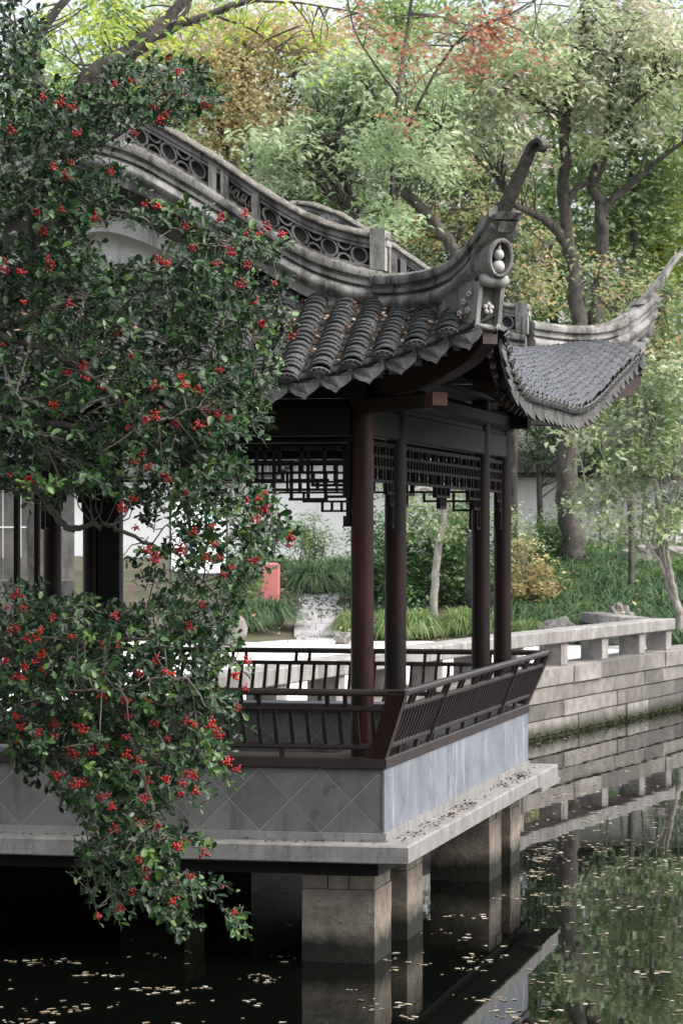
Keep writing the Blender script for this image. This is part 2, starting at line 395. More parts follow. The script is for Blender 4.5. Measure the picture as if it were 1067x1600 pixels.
def make_tree(name, label, base, limbs, ells, leaf, ln=.13, wr=.5, lai=3.0, clump=.32, bark='bark', cat='tree', group=None, tpl=LEAF4, twigs=30, per=34, depth=1.0, droop=.35, trunk=True, crown='crown'):
    t = thing(name, base, label, cat, group)
    C, tin, cen = crown_points(ells, lai, ln, wr, clump, per, depth)
    V, F, T = rand_leaves(C, ln, droop, .8, tpl, wr, tin)
    skel = []
    for i, (pts, r0, r1) in enumerate(limbs):
        p = smooth_path(pts, 6); k = len(p)
        p = [q + rng.normal(0, r0 * .10, 3) for q in p]
        mb = MB(); mb.tube(p, [r0 + (r1 - r0) * (j / (k - 1)) ** .8 for j in range(k)], 10 if i == 0 else 8)
        if i == 0: tr = mb.build('trunk', bark, t, smooth='all')
        else: mb.build('limb', bark, t, smooth='all')
        skel += [q for q in p[k // 3:]]
    if twigs and skel:
        mb = MB(); S = np.array(skel); allc = np.concatenate(cen)
        for q in allc[rng.integers(0, len(allc), twigs * max(1, len(ells)))]:
            dd_ = ((S - q) ** 2).sum(1); j = np.argsort(dd_)[rng.integers(0, min(14, len(S)))]; a = S[j]; d = np.linalg.norm(q - a)
            if d > 2.4 or d < .15: continue
            mid = (a + q) / 2 + rng.normal(0, .1 * d, 3) + np.array([0, 0, .08 * d])
            pp = smooth_path([a, mid, q], 4); r = .008 + .008 * d
            mb.tube(pp, [r * (1 - .8 * i / (len(pp) - 1)) for i in range(len(pp))], 5)
        if mb.v: mb.build('twigs', bark, t, smooth='all')['kind'] = 'stuff'
    o = link(crown, npmesh(crown, V, F, T, leaf), t); o['kind'] = 'stuff'
    return t


# ------------------------------------------------------------------ the setting: water, ground, banks
def sheet(name, pts, z, mat):
    mb = MB(); mb.add([(x, y, z) for x, y in pts], [tuple(range(len(pts)))])
    return tag(mb.build(name, mat), kind='structure')


sheet('water', [(-60, -60), (420, -60), (420, 120), (-60, 120)], 0.0, 'water')
BANK = [(400, -22), (40, -13), (12, -11), (6, -9.8), (-1.2, -9.6), (-3.3, -4.2), (-5.1, 0), (-5.3, 6.2), (-3.62, 8.2), (-2.33, 21.3), (-.91, 30.2), (.7, 40.3), (12, 47), (40, 51), (400, 60)]
gp = BANK + [(400, 700), (-400, 700), (-400, -400), (400, -400)]
g = sheet('ground', gp, 1.0, 'soil')

# pale paving behind the pavilion
pav = [(-5.2, 7.6), (-3.75, 8.3), (-2.52, 21.3), (-1.15, 30.2), (-.2, 36.5), (-6.5, 34.5), (-9.5, 38), (-16, 36), (-22, 20), (-14, 6), (-6, 5)]
sheet('path', pav, 1.006, 'paving')

# planted bank rising behind the paving
def terr(px, D):
    t = min(1, max(0, (D - 52) / 13)); right = min(1, max(0, (px - 720) / 220))
    u = min(1, max(0, (D - 50.5) / 9)); u = u * u * (3 - 2 * u)
    z = .93 + 1.55 * t * t * (3 - 2 * t) + .42 * right * u * (1 - .45 * t)
    corr = math.exp(-((px - 495) / 75) ** 2)
    z -= corr * .55 * t
    return z + max(0, D - 66) * .012


mb = MB(); PXS = list(range(-700, 1901, 50)); DS = [50.5 + i for i in range(0, 18)] + [70, 80, 100, 150, 300]
vs = [atz(px, D, terr(px, D) + (rng.normal(0, .03) if D > 52 else 0)) for D in DS for px in PXS]
n = len(PXS)
mb.add(vs, [(i * n + j, i * n + j + 1, (i + 1) * n + j + 1, (i + 1) * n + j) for i in range(len(DS) - 1) for j in range(n - 1)])
tag(mb.build('terrain', 'soil', smooth='all'), kind='structure')

# stone-slab path running up through the sedges, with two step stones
mb = MB(); S = []
pathobj = thing('stepping_path', atz(500, 56, 1.0), 'grey stone slab path climbing between sedge clumps to a low step', 'path')
pathobj['kind'] = 'structure'
del pathobj['category']
k = 0
for row in range(9):
    D = 53.0 + row * .92
    w0 = 462 + row * 1.0; w1 = 548 - row * 1.5
    w0 += random.uniform(-6, 6); w1 += random.uniform(-6, 6); cuts = [w0, w0 + (w1 - w0) * random.uniform(.3, .6), w1]
    for c0, c1 in zip(cuts[:-1], cuts[1:]):
        za = terr(500, D) + .07; zb_ = terr(500, D + .92) + .065
        jd = lambda: random.uniform(-.03, .03); a = [atz(c0 + .4, D + jd(), za), atz(c1 - .4, D + jd(), za), atz(c1 - .4, D + .905, zb_), atz(c0 + .4, D + .905, zb_)]
        q = MB(); q.prism([(x, y, z - .12) for x, y, z in a], a); q.build('stone_slab', 'path_stone', pathobj)
for c0, c1, D, h in ((498, 552, 61.6, .16), (505, 560, 62.3, .34), (470, 512, 61.9, .30)):
    z0 = terr(500, D) - .1; a = [atz(c0, D, z0), atz(c1, D, z0), atz(c1, D + .5, z0), atz(c0, D + .5, z0)]
    q = MB(); q.prism(a, [(x, y, z + h + .1) for x, y, z in a]); q.build('step_stone', 'quay', pathobj)

# ------------------------------------------------------------------ quay wall: individual stones
quay = thing('quay_wall', (-2.33, 21.3, 0), 'weathered grey stone retaining wall along the far pond edge', 'wall')
QP = [np.array(p) for p in [(-5.3, 6.2), (-3.62, 8.2), (-2.33, 21.3), (-.91, 30.2), (.7, 40.3), (12, 47)]]
for i in range(len(QP) - 1):
    a, b_ = QP[i], QP[i + 1]; L = np.linalg.norm(b_ - a); d = (b_ - a) / L; nrm = np.array([d[1], -d[0]])
    if i == 4: L = min(L, 9)
    zc = [-.35, .02, .27, .52, .76, 1.03]
    for c in range(5):
        s = 0.0 if c % 2 == 0 else -.4
        while s < L:
            w = random.uniform(1.0, 2.1) if c < 4 else random.uniform(1.3, 2.4)
            s0, s1 = max(0, s), min(L, s + w); s += w
            if s1 - s0 < .05: continue
            dp = random.uniform(-.02, .02) + (.05 if c == 0 else 0) + (.03 if c == 4 else 0)
            back = -.35 if c < 4 else -.62
            q = MB(); p0 = a + d * (s0 + .005) ; p1 = a + d * (s1 - .005)
            z0, z1 = zc[c] + .003, zc[c + 1] - .002
            ch = .009
            def P(p, o, z): return (p[0] + nrm[0] * o, p[1] + nrm[1] * o, z)
            jt = lambda: random.uniform(-.012, .012)
            secs = []
            for p, e in ((p0, -1), (p1, 1)):
                pi = p - d * e * ch
                secs.append((p, pi))
            A = [P(p0, back, z0), P(p0, dp - ch, z0), P(p0, dp - ch, z1), P(p0, back, z1)]
            B = [P(p0 + d * ch, back, z0), P(p0 + d * ch, dp + jt(), z0 + ch), P(p0 + d * ch, dp + jt(), z1 - ch), P(p0 + d * ch, back, z1)]
            Cc = [P(p1 - d * ch, back, z0), P(p1 - d * ch, dp + jt(), z0 + ch), P(p1 - d * ch, dp + jt(), z1 - ch), P(p1 - d * ch, back, z1)]
            Dd = [P(p1, back, z0), P(p1, dp - ch, z0), P(p1, dp - ch, z1), P(p1, back, z1)]
            q.sweep([A, B, Cc, Dd]); q.build('stone', 'quay', quay)
mb = MB()
for i in range(len(QP) - 1):
    a, b_ = QP[i], QP[i + 1]; d = (b_ - a) / np.linalg.norm(b_ - a); nr = np.array([d[1], -d[0]]) * -.06
    p, q = a + nr, b_ + nr
    mb.add([(p[0], p[1], -1), (q[0], q[1], -1), (q[0], q[1], .99), (p[0], p[1], .99)], [(0, 1, 2, 3)])
mb.build('core', 'gable_dark', quay)

# near and left banks: rough stone faces
bank = thing('pond_bank', (-4, -3, 0), 'rough stone pond edge under the berry tree beside the pavilion', 'embankment')
for i in range(2, 7):
    a, b_ = np.array(BANK[i]), np.array(BANK[i + 1]); L = np.linalg.norm(b_ - a); d = (b_ - a) / L; nr = np.array([-d[1], d[0]])
    s = 0
    while s < L:
        w = random.uniform(.6, 1.3); s1 = min(L, s + w)
        p, q = a + d * s, a + d * s1; o = random.uniform(-.05, .12)
        mb = MB(); A = []
        for zz in (-.6, .55, 1.02):
            oo = o + random.uniform(-.06, .06)
            A.append([(p[0] + nr[0] * .6, p[1] + nr[1] * .6, zz), (q[0] + nr[0] * .6, q[1] + nr[1] * .6, zz), (q[0] - nr[0] * oo, q[1] - nr[1] * oo, zz), (p[0] - nr[0] * oo, p[1] - nr[1] * oo, zz)])
        mb.sweep(A); mb.build('stone', 'bank', bank); s += w

# moss fringe at the waterline of the quay
P_ = []
for i in range(1, 4):
    a, b_ = QP[i], QP[i + 1]; L = np.linalg.norm(b_ - a); d = (b_ - a) / L; nr = np.array([d[1], -d[0]])
    n = int(L * 150); s = rng.uniform(0, L, n); o = rng.uniform(.03, .10, n)
    P_.append(np.stack([a[0] + d[0] * s + nr[0] * o, a[1] + d[1] * s + nr[1] * o, np.abs(rng.normal(0, .045, n))], 1))
C = np.concatenate(P_); V, F, T = rand_leaves(C, .045, .4, .2)
tag(link('moss', npmesh('moss', V, F, T, 'moss')), 'dark green moss along the quay waterline', 'moss', kind='stuff')

# ------------------------------------------------------------------ stone bench balustrade along the quay
def bench_run(name, label, pts, first=True):
    t = thing(name, (pts[0][0], pts[0][1], 1.03), label, 'balustrade')
    for i in range(len(pts) - 1):
        a, b_ = np.array(pts[i]), np.array(pts[i + 1]); L = np.linalg.norm(b_ - a); d = (b_ - a) / L; nr = np.array([d[1], -d[0]])
        k = max(1, round(L / 2.1)); st = L / k
        for j in range(k):
            p, q = a + d * (j * st + .006), a + d * ((j + 1) * st - .006)
            MB().bar((p[0], p[1], 1.475), (q[0], q[1], 1.475), .46, .20, c=.015).build('bench_slab', 'bench', t)
        for j in range(k + (1 if i == len(pts) - 2 else 0)):
            c = a + d * (j * st + .25)
            if j == k: c = b_ - d * .25
            p, q = c - d * .17, c + d * .17
            MB().bar((p[0], p[1], 1.20), (q[0], q[1], 1.20), .36, .35, c=.012).build('post', 'bench', t)
    return t


qo = lambda p, dx: (p[0] + dx, p[1])
bench_run('stone_balustrade', 'low grey stone bench balustrade on square posts along the quay edge', [(-3.85, 8.6), (-2.66, 21.3), (-1.26, 30.0)])
bench_run('stone_balustrade', 'short stone bench balustrade turning away from the quay in front of the rock', [(-1.75, 30.35), at(925, 960, 53.5)[:2]])

# ------------------------------------------------------------------ THE PAVILION  (plan x -4.4..0, y 0..6.6)
W, LY = 4.4, 6.6
PAV = thing('pavilion', (-2.2, 3.3, 0), 'open waterside pavilion with grey tiled upswept roof and dark red columns', 'pavilion')

ZC = [(0, 5.20), (.46, 5.32), (.83, 5.52), (1.24, 5.80), (1.52, 5.97), (1.85, 6.15), (2.2, 6.24)]


def zcap(w):
    w = max(0, min(2.2, w))
    xs = [a for a, _ in ZC]; ys = [b for _, b in ZC]
    i = max(j for j in range(len(xs) - 1) if xs[j] <= w + 1e-9)
    def sl(j):
        if j <= 0: return .16
        if j >= len(xs) - 1: return 0.0
        return (ys[j + 1] - ys[j - 1]) / (xs[j + 1] - xs[j - 1])
    h = xs[i + 1] - xs[i]; t = (w - xs[i]) / h
    return (2 * t ** 3 - 3 * t * t + 1) * ys[i] + (t ** 3 - 2 * t * t + t) * h * sl(i) + (-2 * t ** 3 + 3 * t * t) * ys[i + 1] + (t ** 3 - t * t) * h * sl(i + 1)


def oe(al): s = max(0, al + 1.2); return .85 + .12 * (s / 2.17) ** 2


def zsk(al, out, k=.100):
    s = max(0, al + 1.2); t = (oe(al) - out) / .85; tt = min(1, max(0, t))
    up = k * s * s if k < .15 else .090 * max(0, al + 3.2) ** 1.5      # the far corners sweep up over a longer run
    return 4.05 + up * (1 - tt * tt) + .63 * (.95 * t + .05 * t * t)


def skp(side, a, out):
    """point of the skirt roof surface: side F/R/B/L, a along the eave, out = distance outside the column line"""
    if side in 'FB':
        al = max(a, -W - a); z = zsk(al, out, .100 if side == 'F' else .152); return Vector((a, -out if side == 'F' else LY + out, z))
    al = max(-a, a - LY)
    z = zsk(al, out, .100 if a < LY / 2 else .152) if out >= 0 else zcap(-out) - .52
    return Vector((out if side == 'R' else -W - out, a, z))


def top_out(side, a, inner):
    al = max(a, -W - a) if side in 'FB' else max(-a, a - LY)
    if al > 0: return al
    if side in 'FB': return max(inner, min(0.0, -(zcap(-al) - 5.25) / .86))
    return inner


def eave_out(side, a): return oe(max(a, -W - a) if side in 'FB' else max(-a, a - LY))


# ---- piers in the water
def pier(x0, x1, y0, y1):
    p = MB(); n = 5
    body = []
    zs = [-.6, -.1, .1, .25, .4, .52]
    for z in zs:
        j = lambda: random.uniform(-.003, .003)
        body.append([(x0 + j(), y0 + j(), z), (x1 + j(), y0 + j(), z), (x1 + j(), y1 + j(), z), (x0 + j(), y1 + j(), z)])
    p.sweep(body); o = p.build('pier', 'pier', PAV)
    w = x1 - x0; cuts = [x0 - .0, x0 + w * .36, x0 + w * .64, x1 + .0]
    for i in range(3):
        MB().box(cuts[i] + .004, cuts[i + 1] - .004, y0 + random.uniform(-.012, .015), y0 + (y1 - y0) * .55, .526, .62).build('cap_stone', 'pier', o)
    MB().box(x0 + .01, x1 + random.uniform(-.01, .012), y0 + (y1 - y0) * .555, y1, .526, .62).build('cap_stone', 'pier', o)


for x in (-.60, -4.33):
    for y0, y1 in ((.02, .60), (1.2, 1.8), (4.88, 5.5), (6.02, 6.58)): pier(x, x + .53, y0, y1)
pier(-2.75, -2.2, 2.6, 3.2)
# black block imitating deep shade below the inner half of the platform
mb = MB(); mb.box(-4.4, -1.9, 3.6, 6.4, -.6, .61); mb.build('underdeck_shade', 'wood_black', PAV)

# ---- ledge slab, plinth
MB().box(-4.62, .22, -.22, 7.05, .63, .86).build('inner_ledge', 'gable_dark', PAV) if False else None
mb = MB(); SL = [(-4.62, -.22), (.22, -.22), (.22, 7.05), (-4.62, 7.05)]
c = .012
mb.sweep([[(x + (c if x < -1 else -c), y + (c if y < 1 else -c), .735) for x, y in SL], [(x, y, .745) for x, y in SL], [(x, y, .855) for x, y in SL], [(x + (c if x < -1 else -c), y + (c if y < 1 else -c), .868) for x, y in SL]])
ledge = mb.build('ledge', 'slab', PAV)
mb = MB(); mb.box(-4.35, -.05, .05, 6.9, .622, .733); mb.build('floor_beams', 'wood_black', PAV)
# broken corner lip on the far end of the ledge
MB().box(.06, .24, 5.9, 7.06, .70, .742).build('ledge_lip', 'slab', PAV)

# plinth: parapet ring (outer faces), seat on top, floor inside
def ring(x0, x1, y0, y1, t, z0, z1, mat, name, parent):
    m_ = MB(); m_.box(x0, x1, y0, y0 + t, z0, z1); m_.box(x0, x1, y1 - t, y1, z0, z1)
    m_.box(x1 - t, x1, y0 + t, y1 - t, z0, z1); m_.box(x0, x0 + t, y0 + t, y1 - t, z0, z1)
    return m_.build(name, mat, parent)


plinth = ring(-W + .012, -.012, .012, LY - .012, .34, .87, 1.385, 'grout', 'plinth', PAV)
MB().box(-W + .3, -.3, .3, LY - .3, .871, .885).build('floor', 'brick_tile', PAV)
# right-hand plastered face with a mortar foot
MB().box(-.011, .004, .002, LY, .93, 1.384).build('plaster_face', 'plaster_skytint', plinth)
MB().box(-.011, .018, -.012, LY + .01, .869, .932).build('mortar_foot', 'slab', plinth)
MB().box(-W, -.012, -.016, .012, .869, .928).build('mortar_foot', 'slab', plinth)


def clip(poly, x0, x1, z0, z1):
    for ax, v, s in ((0, x0, 1), (0, x1, -1), (1, z0, 1), (1, z1, -1)):
        out = []
        for i in range(len(poly)):
            p, q = poly[i], poly[(i + 1) % len(poly)]
            a, b_ = (p[ax] - v) * s, (q[ax] - v) * s
            if a >= 0: out.append(p)
            if a * b_ < 0:
                t = a / (a - b_); out.append((p[0] + (q[0] - p[0]) * t, p[1] + (q[1] - p[1]) * t))
        poly = out
        if len(poly) < 3: return []
    return poly


def diamond_tiles(x0, x1, z0, z1, fn, parent, cx=-.235, cz=1.155, h=.2255):
    g_ = .0035
    for i in range(-24, 25):
        for j in range(-4, 5):
            if (i + j) % 2 == 0: continue
            mx, mz = cx + i * h, cz + j * h
            p = clip([(mx, mz - h + g_ * 1.4), (mx + h - g_ * 1.4, mz), (mx, mz + h - g_ * 1.4), (mx - h + g_ * 1.4, mz)], x0, x1, z0, z1)
            if len(p) < 3: continue
            ar = abs(sum(p[k][0] * p[(k + 1) % len(p)][1] - p[(k + 1) % len(p)][0] * p[k][1] for k in range(len(p)))) / 2
            if ar < .002: continue
            q = MB(); dz = random.uniform(0, .002); q.prism([fn(x, z, -.006) for x, z in p], [fn(x, z, .0012 + dz * .3) for x, z in p])
            q.build('tile', 'brick_tile', plinth)


diamond_tiles(-4.398, .002, .93, 1.383, lambda x, z, o: (x, .012 - o, z), plinth)
diamond_tiles(-4.0, -.36, .90, 1.383, lambda x, z, o: (x, LY - .352 - o, z), plinth, cx=-.6)
# seat board
ring(-W + .02, -.02, .02, LY - .02, .42, 1.386, 1.462, 'rail_wood', 'seat', PAV)
mb = MB(); mb.box(-W + .0, -.03, LY - .40, LY - .03, 1.4625, 1.468); mb.build('seat_glare', 'plaster_skytint', PAV)  # pale sheet imitating skylight glancing off the back seat

# ---- columns
COLY = [.2, 1.39, 5.18, 6.36]
for y in COLY:
    mb = MB(); mb.tube([(-.2, y, 1.463), (-.2, y, 2.6), (-.2, y, 4.25)], [.083, .083, .08], 20); mb.build('column', 'column_lit' if y < 1 else 'column_shaded', PAV, smooth=True)
    mb = MB(); mb.tube([(-4.2, y, 1.463), (-4.2, y, 4.25)], .083, 16); mb.build('column', 'column_shaded', PAV, smooth=True)
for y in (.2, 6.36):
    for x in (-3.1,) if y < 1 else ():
        MB().tube([(x, y, 1.463), (x, y, 4.2)], .08, 16).build('column', 'column_lit', PAV, smooth=True)

# ---- beams, plates
for x in (-.2, -4.2):
    for y0, y1 in zip(COLY[:-1], COLY[1:]):
        MB().bar((x, y0 + .07, 3.87), (x, y1 - .07, 3.87), .10, .21, c=.01).build('beam', 'wood_beam', PAV)
    MB().bar((x, -.05, 4.10), (x, 6.65, 4.10), .17, .17, c=.04).build('purlin', 'wood_black', PAV)
    MB().bar((x, .1, 4.0), (x, 6.5, 4.0), .07, .05).build('plate', 'wood_black', PAV)
for y in (.2, 6.36):
    MB().bar((-4.12, y, 3.87), (-.28, y, 3.87), .10, .21, c=.01).build('beam', 'wood_black', PAV)
    MB().bar((-4.45, y, 4.12), (.05, y, 4.12), .17, .17, c=.04).build('purlin', 'wood_black', PAV)
for y in (1.39, 5.18):
    MB().bar((-4.1, y, 4.0), (-.3, y, 4.0), .14, .24, c=.02).build('tie_beam', 'wood_black', PAV)
MB().box(-4.2, -.2, .2, 6.36, 4.28, 4.32).build('light_block', 'wood_black', PAV)  # dark sheet added to keep light from leaking in through the roof

# ---- hanging lattice friezes, every bar its own piece
def lattice(name, segs, fn, t=.020, dpt=.035):
    p = MB(); p.bar(*[fn(*q) for q in segs[0]], dpt, .03); o = p.build(name, 'wood_black', PAV)
    for (a, b_) in segs[1:]:
        A, B = Vector(fn(*a)), Vector(fn(*b_)); d = (B - A).normalized()
        A -= d * t * .45; B += d * t * .45
        up = (0, 0, 1) if abs(d.z) < .5 else Vector(fn(1, 0)) - Vector(fn(0, 0))
        if abs(d.z) < .5: MB().bar(A, B, dpt - .004, t, up).build('lattice_bar', 'wood_black', o)
        else: MB().bar(A, B, dpt, t, up).build('lattice_bar', 'wood_black', o)
    return o


# front frieze, measured bars (photo px at the column plane)
def fx(px): return -.2 + (px - 565) / 216.0
def fz(py): return 3.06 + (834 - py) / 217.0
H = [(300, 540, 700), (300, 385, 721), (394, 455, 721), (466, 538, 721), (438, 525, 738), (365, 384, 750), (395, 439, 750), (451, 510, 750), (524, 539, 751), (486, 539, 758), (423, 537, 765), (508, 539, 776), (450, 508, 780)]
Vv = [(382, 721, 750), (396, 700, 750), (424, 700, 765), (438, 738, 750), (433, 700, 738), (452, 721, 780), (469, 700, 738), (479, 705, 780), (466, 750, 765), (487, 738, 758), (494, 750, 765), (505, 700, 738), (507, 738, 780), (522, 721, 757), (537, 700, 776), (372, 700, 750), (410, 700, 721)]
segs = [((fx(a), fz(y)), (fx(b_), fz(y))) for a, b_, y in H] + [((fx(x), fz(a)), (fx(x), fz(b_))) for x, a, b_ in Vv]
xm = -2.2
segs += [((-1.05 - i * .16, fz(700)), (-1.05 - i * .16, fz(750))) for i in range(1, 12)] + [((-3.2, fz(721)), (-1.05, fz(721))), ((-3.2, fz(750)), (-1.05, fz(750))), ((-3.2, fz(700)), (-1.42, fz(700)))]
lattice('front_lattice', segs, lambda x, z: (x, .2, z))
MB().box(-.315, -.285, .18, .22, fz(820), 3.75).build('lattice_drop', 'wood_black', PAV)
MB().box(-.335, -.285, .176, .224, fz(823), fz(806)).build('lattice_foot', 'wood_black', PAV)


def frieze(L, nb, ends=.30, pend=.34):
    """generic stepped frieze of length L hanging below z=3.75: returns segments in (s, z)"""
    z0, z1, z2, z3 = 3.72, 3.635, 3.55, 3.45
    s = [((.06, z0), (L - .06, z0)), ((.06, z1), (L - .06, z1)), ((.06, z2), (L - .06, z2)), ((.06, z3), (L - .06, z3))]
    st = (L - .12) / nb
    for i in range(nb + 1):
        x = .06 + i * st
        a, b_ = ((z0, z3), (z0, z2), (z1, z3))[i % 3] if 0 < i < nb else (z0, z3)
        s.append(((x, a), (x, b_)))
    if pend:
        m_ = L / 2
        for w, zb in ((pend * 1.6, z3 - .085), (pend * .7, z3 - .175)):
            s.append(((m_ - w / 2, zb), (m_ + w / 2, zb)))
            for x in (m_ - w / 2, m_ + w / 2, m_ - w / 6, m_ + w / 6): s.append(((x, z3 if w > pend else z3 - .085), (x, zb)))
    for w, zb in ((ends * 1.5, z3 - .085), (ends * .8, z3 - .17), (ends * .4, z3 - .34)):
        for sg, x0 in ((1, .06), (-1, L - .06)):
            s.append(((x0, zb), (x0 + sg * w, zb))); s.append(((x0 + sg * w, z3), (x0 + sg * w, zb)))
            if w == ends * .4: s.append(((x0, z3), (x0, zb)))
    return s


for x in (-.2, -4.2):
    for y0, y1 in zip(COLY[:-1], COLY[1:]):
        L = y1 - y0 - .12; big = L > 2
        lattice('side_lattice', frieze(L, 30 if big else 9, .36 if big else .16, .36 if big else 0), lambda s, z, y=y0 + .06, x=x: (x, y + s, z), t=.022)
lattice('back_lattice', frieze(3.0, 24, .4, .4), lambda s, z: (-3.28 + s, 6.36, z))

# dark partition posts on the left side of the hall
for y, w in ((4.2, .07), (4.75, .055), (5.3, .06), (3.4, .06), (2.6, .06)):
    MB().box(-4.22, -4.18, y - w / 2, y + w / 2, 1.47, 3.7).build('partition_post', 'wood_black', PAV)
MB().box(-4.12, -3.90, 6.30, 6.42, 1.47, 3.76).build('back_panel', 'wood_black', PAV)

# ---- leaning railings
RP = [(1.462, .0), (1.535, .028), (1.60, .055), (1.70, .095), (1.82, .14), (1.885, .165), (1.955, .19)]


def rr(z):
    for (a, ra), (b_, rb) in zip(RP[:-1], RP[1:]):
        if z <= b_: return ra + (rb - ra) * (z - a) / (b_ - a)
    return RP[-1][1]


def railing(side, label=None):
    if side in 'FB':
        L0, L1 = -W, 0.0
        fn = (lambda s, r, z: (s, -r, z)) if side == 'F' else (lambda s, r, z: (s, LY + r, z))
        outv = Vector((0, -1 if side == 'F' else 1, 0))
    else:
        L0, L1 = 0.0, LY
        fn = (lambda s, r, z: (r, s, z)); outv = Vector((1, 0, 0))
    sgn = 1
    def rail(z, w, h, ext, c=.012):
        r = rr(z) - .02
        return MB().bar(fn(L0 - r * ext, r, z), fn(L1 + r * ext, r, z), w, h, c=c)
    q = rail(1.938, .062, .05, 1, .015); root = q.build('railing', 'rail_wood', PAV)
    rail(1.822, .042, .04, .9).build('rail', 'rail_wood', root)
    rail(1.545, .042, .042, .6).build('rail', 'rail_wood', root)
    MB().bar(fn(L0, -.012, 1.424), fn(L1, -.012, 1.424), .06, .076, c=.008).build('sill', 'rail_wood', root)
    n = int((L1 - L0) / .118)
    for i in range(n):
        s = L0 + (i + .5) * (L1 - L0) / n
        a, b_ = Vector(fn(s, rr(1.56) - .02, 1.562)), Vector(fn(s, rr(1.80) - .02, 1.804))
        mid = Vector(fn(s, rr(1.68) - .017, 1.68)); tw = Vector(fn(1, 0, 0)) - Vector(fn(0, 0, 0))
        m_ = MB(); secs = []
        for p in (a, mid, b_):
            secs.append([p + tw * .014 * u + outv * .013 * v for u, v in ((-1, -1), (1, -1), (1, 1), (-1, 1))])
        m_.sweep(secs); m_.build('slat', 'rail_wood', root)
    k = max(3, round((L1 - L0) / .66))
    for i in range(k):
        s = L0 + (i + .5) * (L1 - L0) / k
        for ds in (-.065, .065):
            MB().bar(fn(s + ds, rr(1.84) - .02, 1.843), fn(s + ds, rr(1.913) - .02, 1.912), .028, .026, outv).build('short_post', 'rail_wood', root)
        MB().bar(fn(s + .2, -.005, 1.463), fn(s + .2, rr(1.52) - .02, 1.523), .035, .03, outv).build('foot', 'rail_wood', root)
    if side == 'R':
        for s in (1.62, 4.95):       # joints of the railing frames
            MB().bar(fn(s, rr(1.47), 1.47), fn(s, rr(1.94), 1.955), .035, .035, outv).build('frame_joint', 'rail_wood', root)
    return root


rF = railing('F'); rR = railing('R'); rB = railing('B')
# corner boards where two railings meet
for cy, sy in ((0, -1), (LY, 1)):
    m_ = MB(); secs = []
    for z, r in [(1.43, -.01)] + RP:
        r2 = r + .012; wd = .035 + .13 * (z - 1.43) * .6
        p = Vector((r2, cy + sy * r2, z))
        secs.append([p, p + Vector((-.11 - wd * .3, 0, 0)), p + Vector((-.11 - wd * .3, -sy * .035, 0)), p + Vector((-.04, -sy * .045, 0)), p + Vector((-.035, -sy * .11, 0)), p + Vector((0, -sy * .11, 0))])
    m_.sweep(secs); m_.build('corner_board', 'wood_red', rR)

# ---- roof decks (upper skin, soffit)
def deck(side, inner):
    a0, a1 = ((-W - .97, .97) if side in 'FB' else (-.97, LY + .97))
    na = 60; no = 12; m_ = MB(); top = []; bot = []
    for i in range(na + 1):
        a = a0 + (a1 - a0) * i / na; o1 = eave_out(side, a); o0 = min(top_out(side, a, inner), o1)
        rt = []; rb = []
        for j in range(no + 1):
            o = o1 + (o0 - o1) * j / no; p = skp(side, a, o)
            rt.append(tuple(p)); rb.append((p.x, p.y, p.z - .085))
        top.append(rt); bot.append(rb)
    k = no + 1
    vs = [p for r_ in top for p in r_]; m_.add(vs, [(i * k + j, (i + 1) * k + j, (i + 1) * k + j + 1, i * k + j + 1) for i in range(na) for j in range(no)])
    d = m_.build('roof_deck', 'tile_valley', PAV, smooth='all')
    m2 = MB(); vs = [p for r_ in bot for p in r_]; m2.add(vs, [(i * k + j, (i + 1) * k + j, (i + 1) * k + j + 1, i * k + j + 1) for i in range(na) for j in range(no)])
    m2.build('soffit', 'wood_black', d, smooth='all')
    m3 = MB(); ed = []
    for i in range(na + 1):
        a = a0 + (a1 - a0) * i / na; p = skp(side, a, eave_out(side, a) - .012)
        ed.append([(p.x, p.y, p.z + .005), (p.x, p.y, p.z - .085)])
    m3.sweep(ed, closed=False); m3.build('eave_board', 'drip', d)
    return d


dk = {'F': deck('F', -.42), 'R': deck('R', 0.0), 'B': deck('B', -.42), 'L': deck('L', 0.0)}
# upper slopes, from the column line up to the rolled ridge and over
m_ = MB(); nx = 28; secs = []
for i in range(-nx, nx + 1):
    w = 2.2 - abs(i) / nx * 2.2; z = zcap(w) - .52; x = -2.2 + i / nx * 2.2
    secs.append([(x, -.02, z), (x, LY + .02, z), (x, LY + .02, z - .09), (x, -.02, z - .09)])
m_.sweep(secs); m_.build('upper_slope', 'tile_skytint', PAV, smooth=True)

# ---- tiles
def arc_tile(rad, length, th, up, nseg=6, span=150):
    """curved clay tile; local x across, y down-slope, z out of the roof"""
    m_ = MB(); vs = []
    for yy in (-length / 2, length / 2):
        for rd in (rad, rad - th):
            for i in range(nseg + 1):
                t = R(90 - span / 2 + span * i / nseg)
                vs.append((rd * math.cos(t) * 1.0, yy, (rd * math.sin(t) - rad * math.sin(R(90 - span / 2))) * up))
    k = nseg + 1; fs = []
    for i in range(nseg):
        fs.append((i, i + 1, 2 * k + i + 1, 2 * k + i)); fs.append((k + i, 3 * k + i, 3 * k + i + 1, k + i + 1))
        fs.append((2 * k + i, 2 * k + i + 1, 3 * k + i + 1, 3 * k + i))
    for i in (0, nseg): fs.append((i, k + i, 3 * k + i, 2 * k + i))
    return m_.add(vs, fs)


COVER = arc_tile(.088, .12, .013, .86).mesh('roof_tile', 'tile', smooth=True)
COVER_S = arc_tile(.088, .135, .016, .86).mesh('roof_tile', 'tile_skytint', smooth=True)


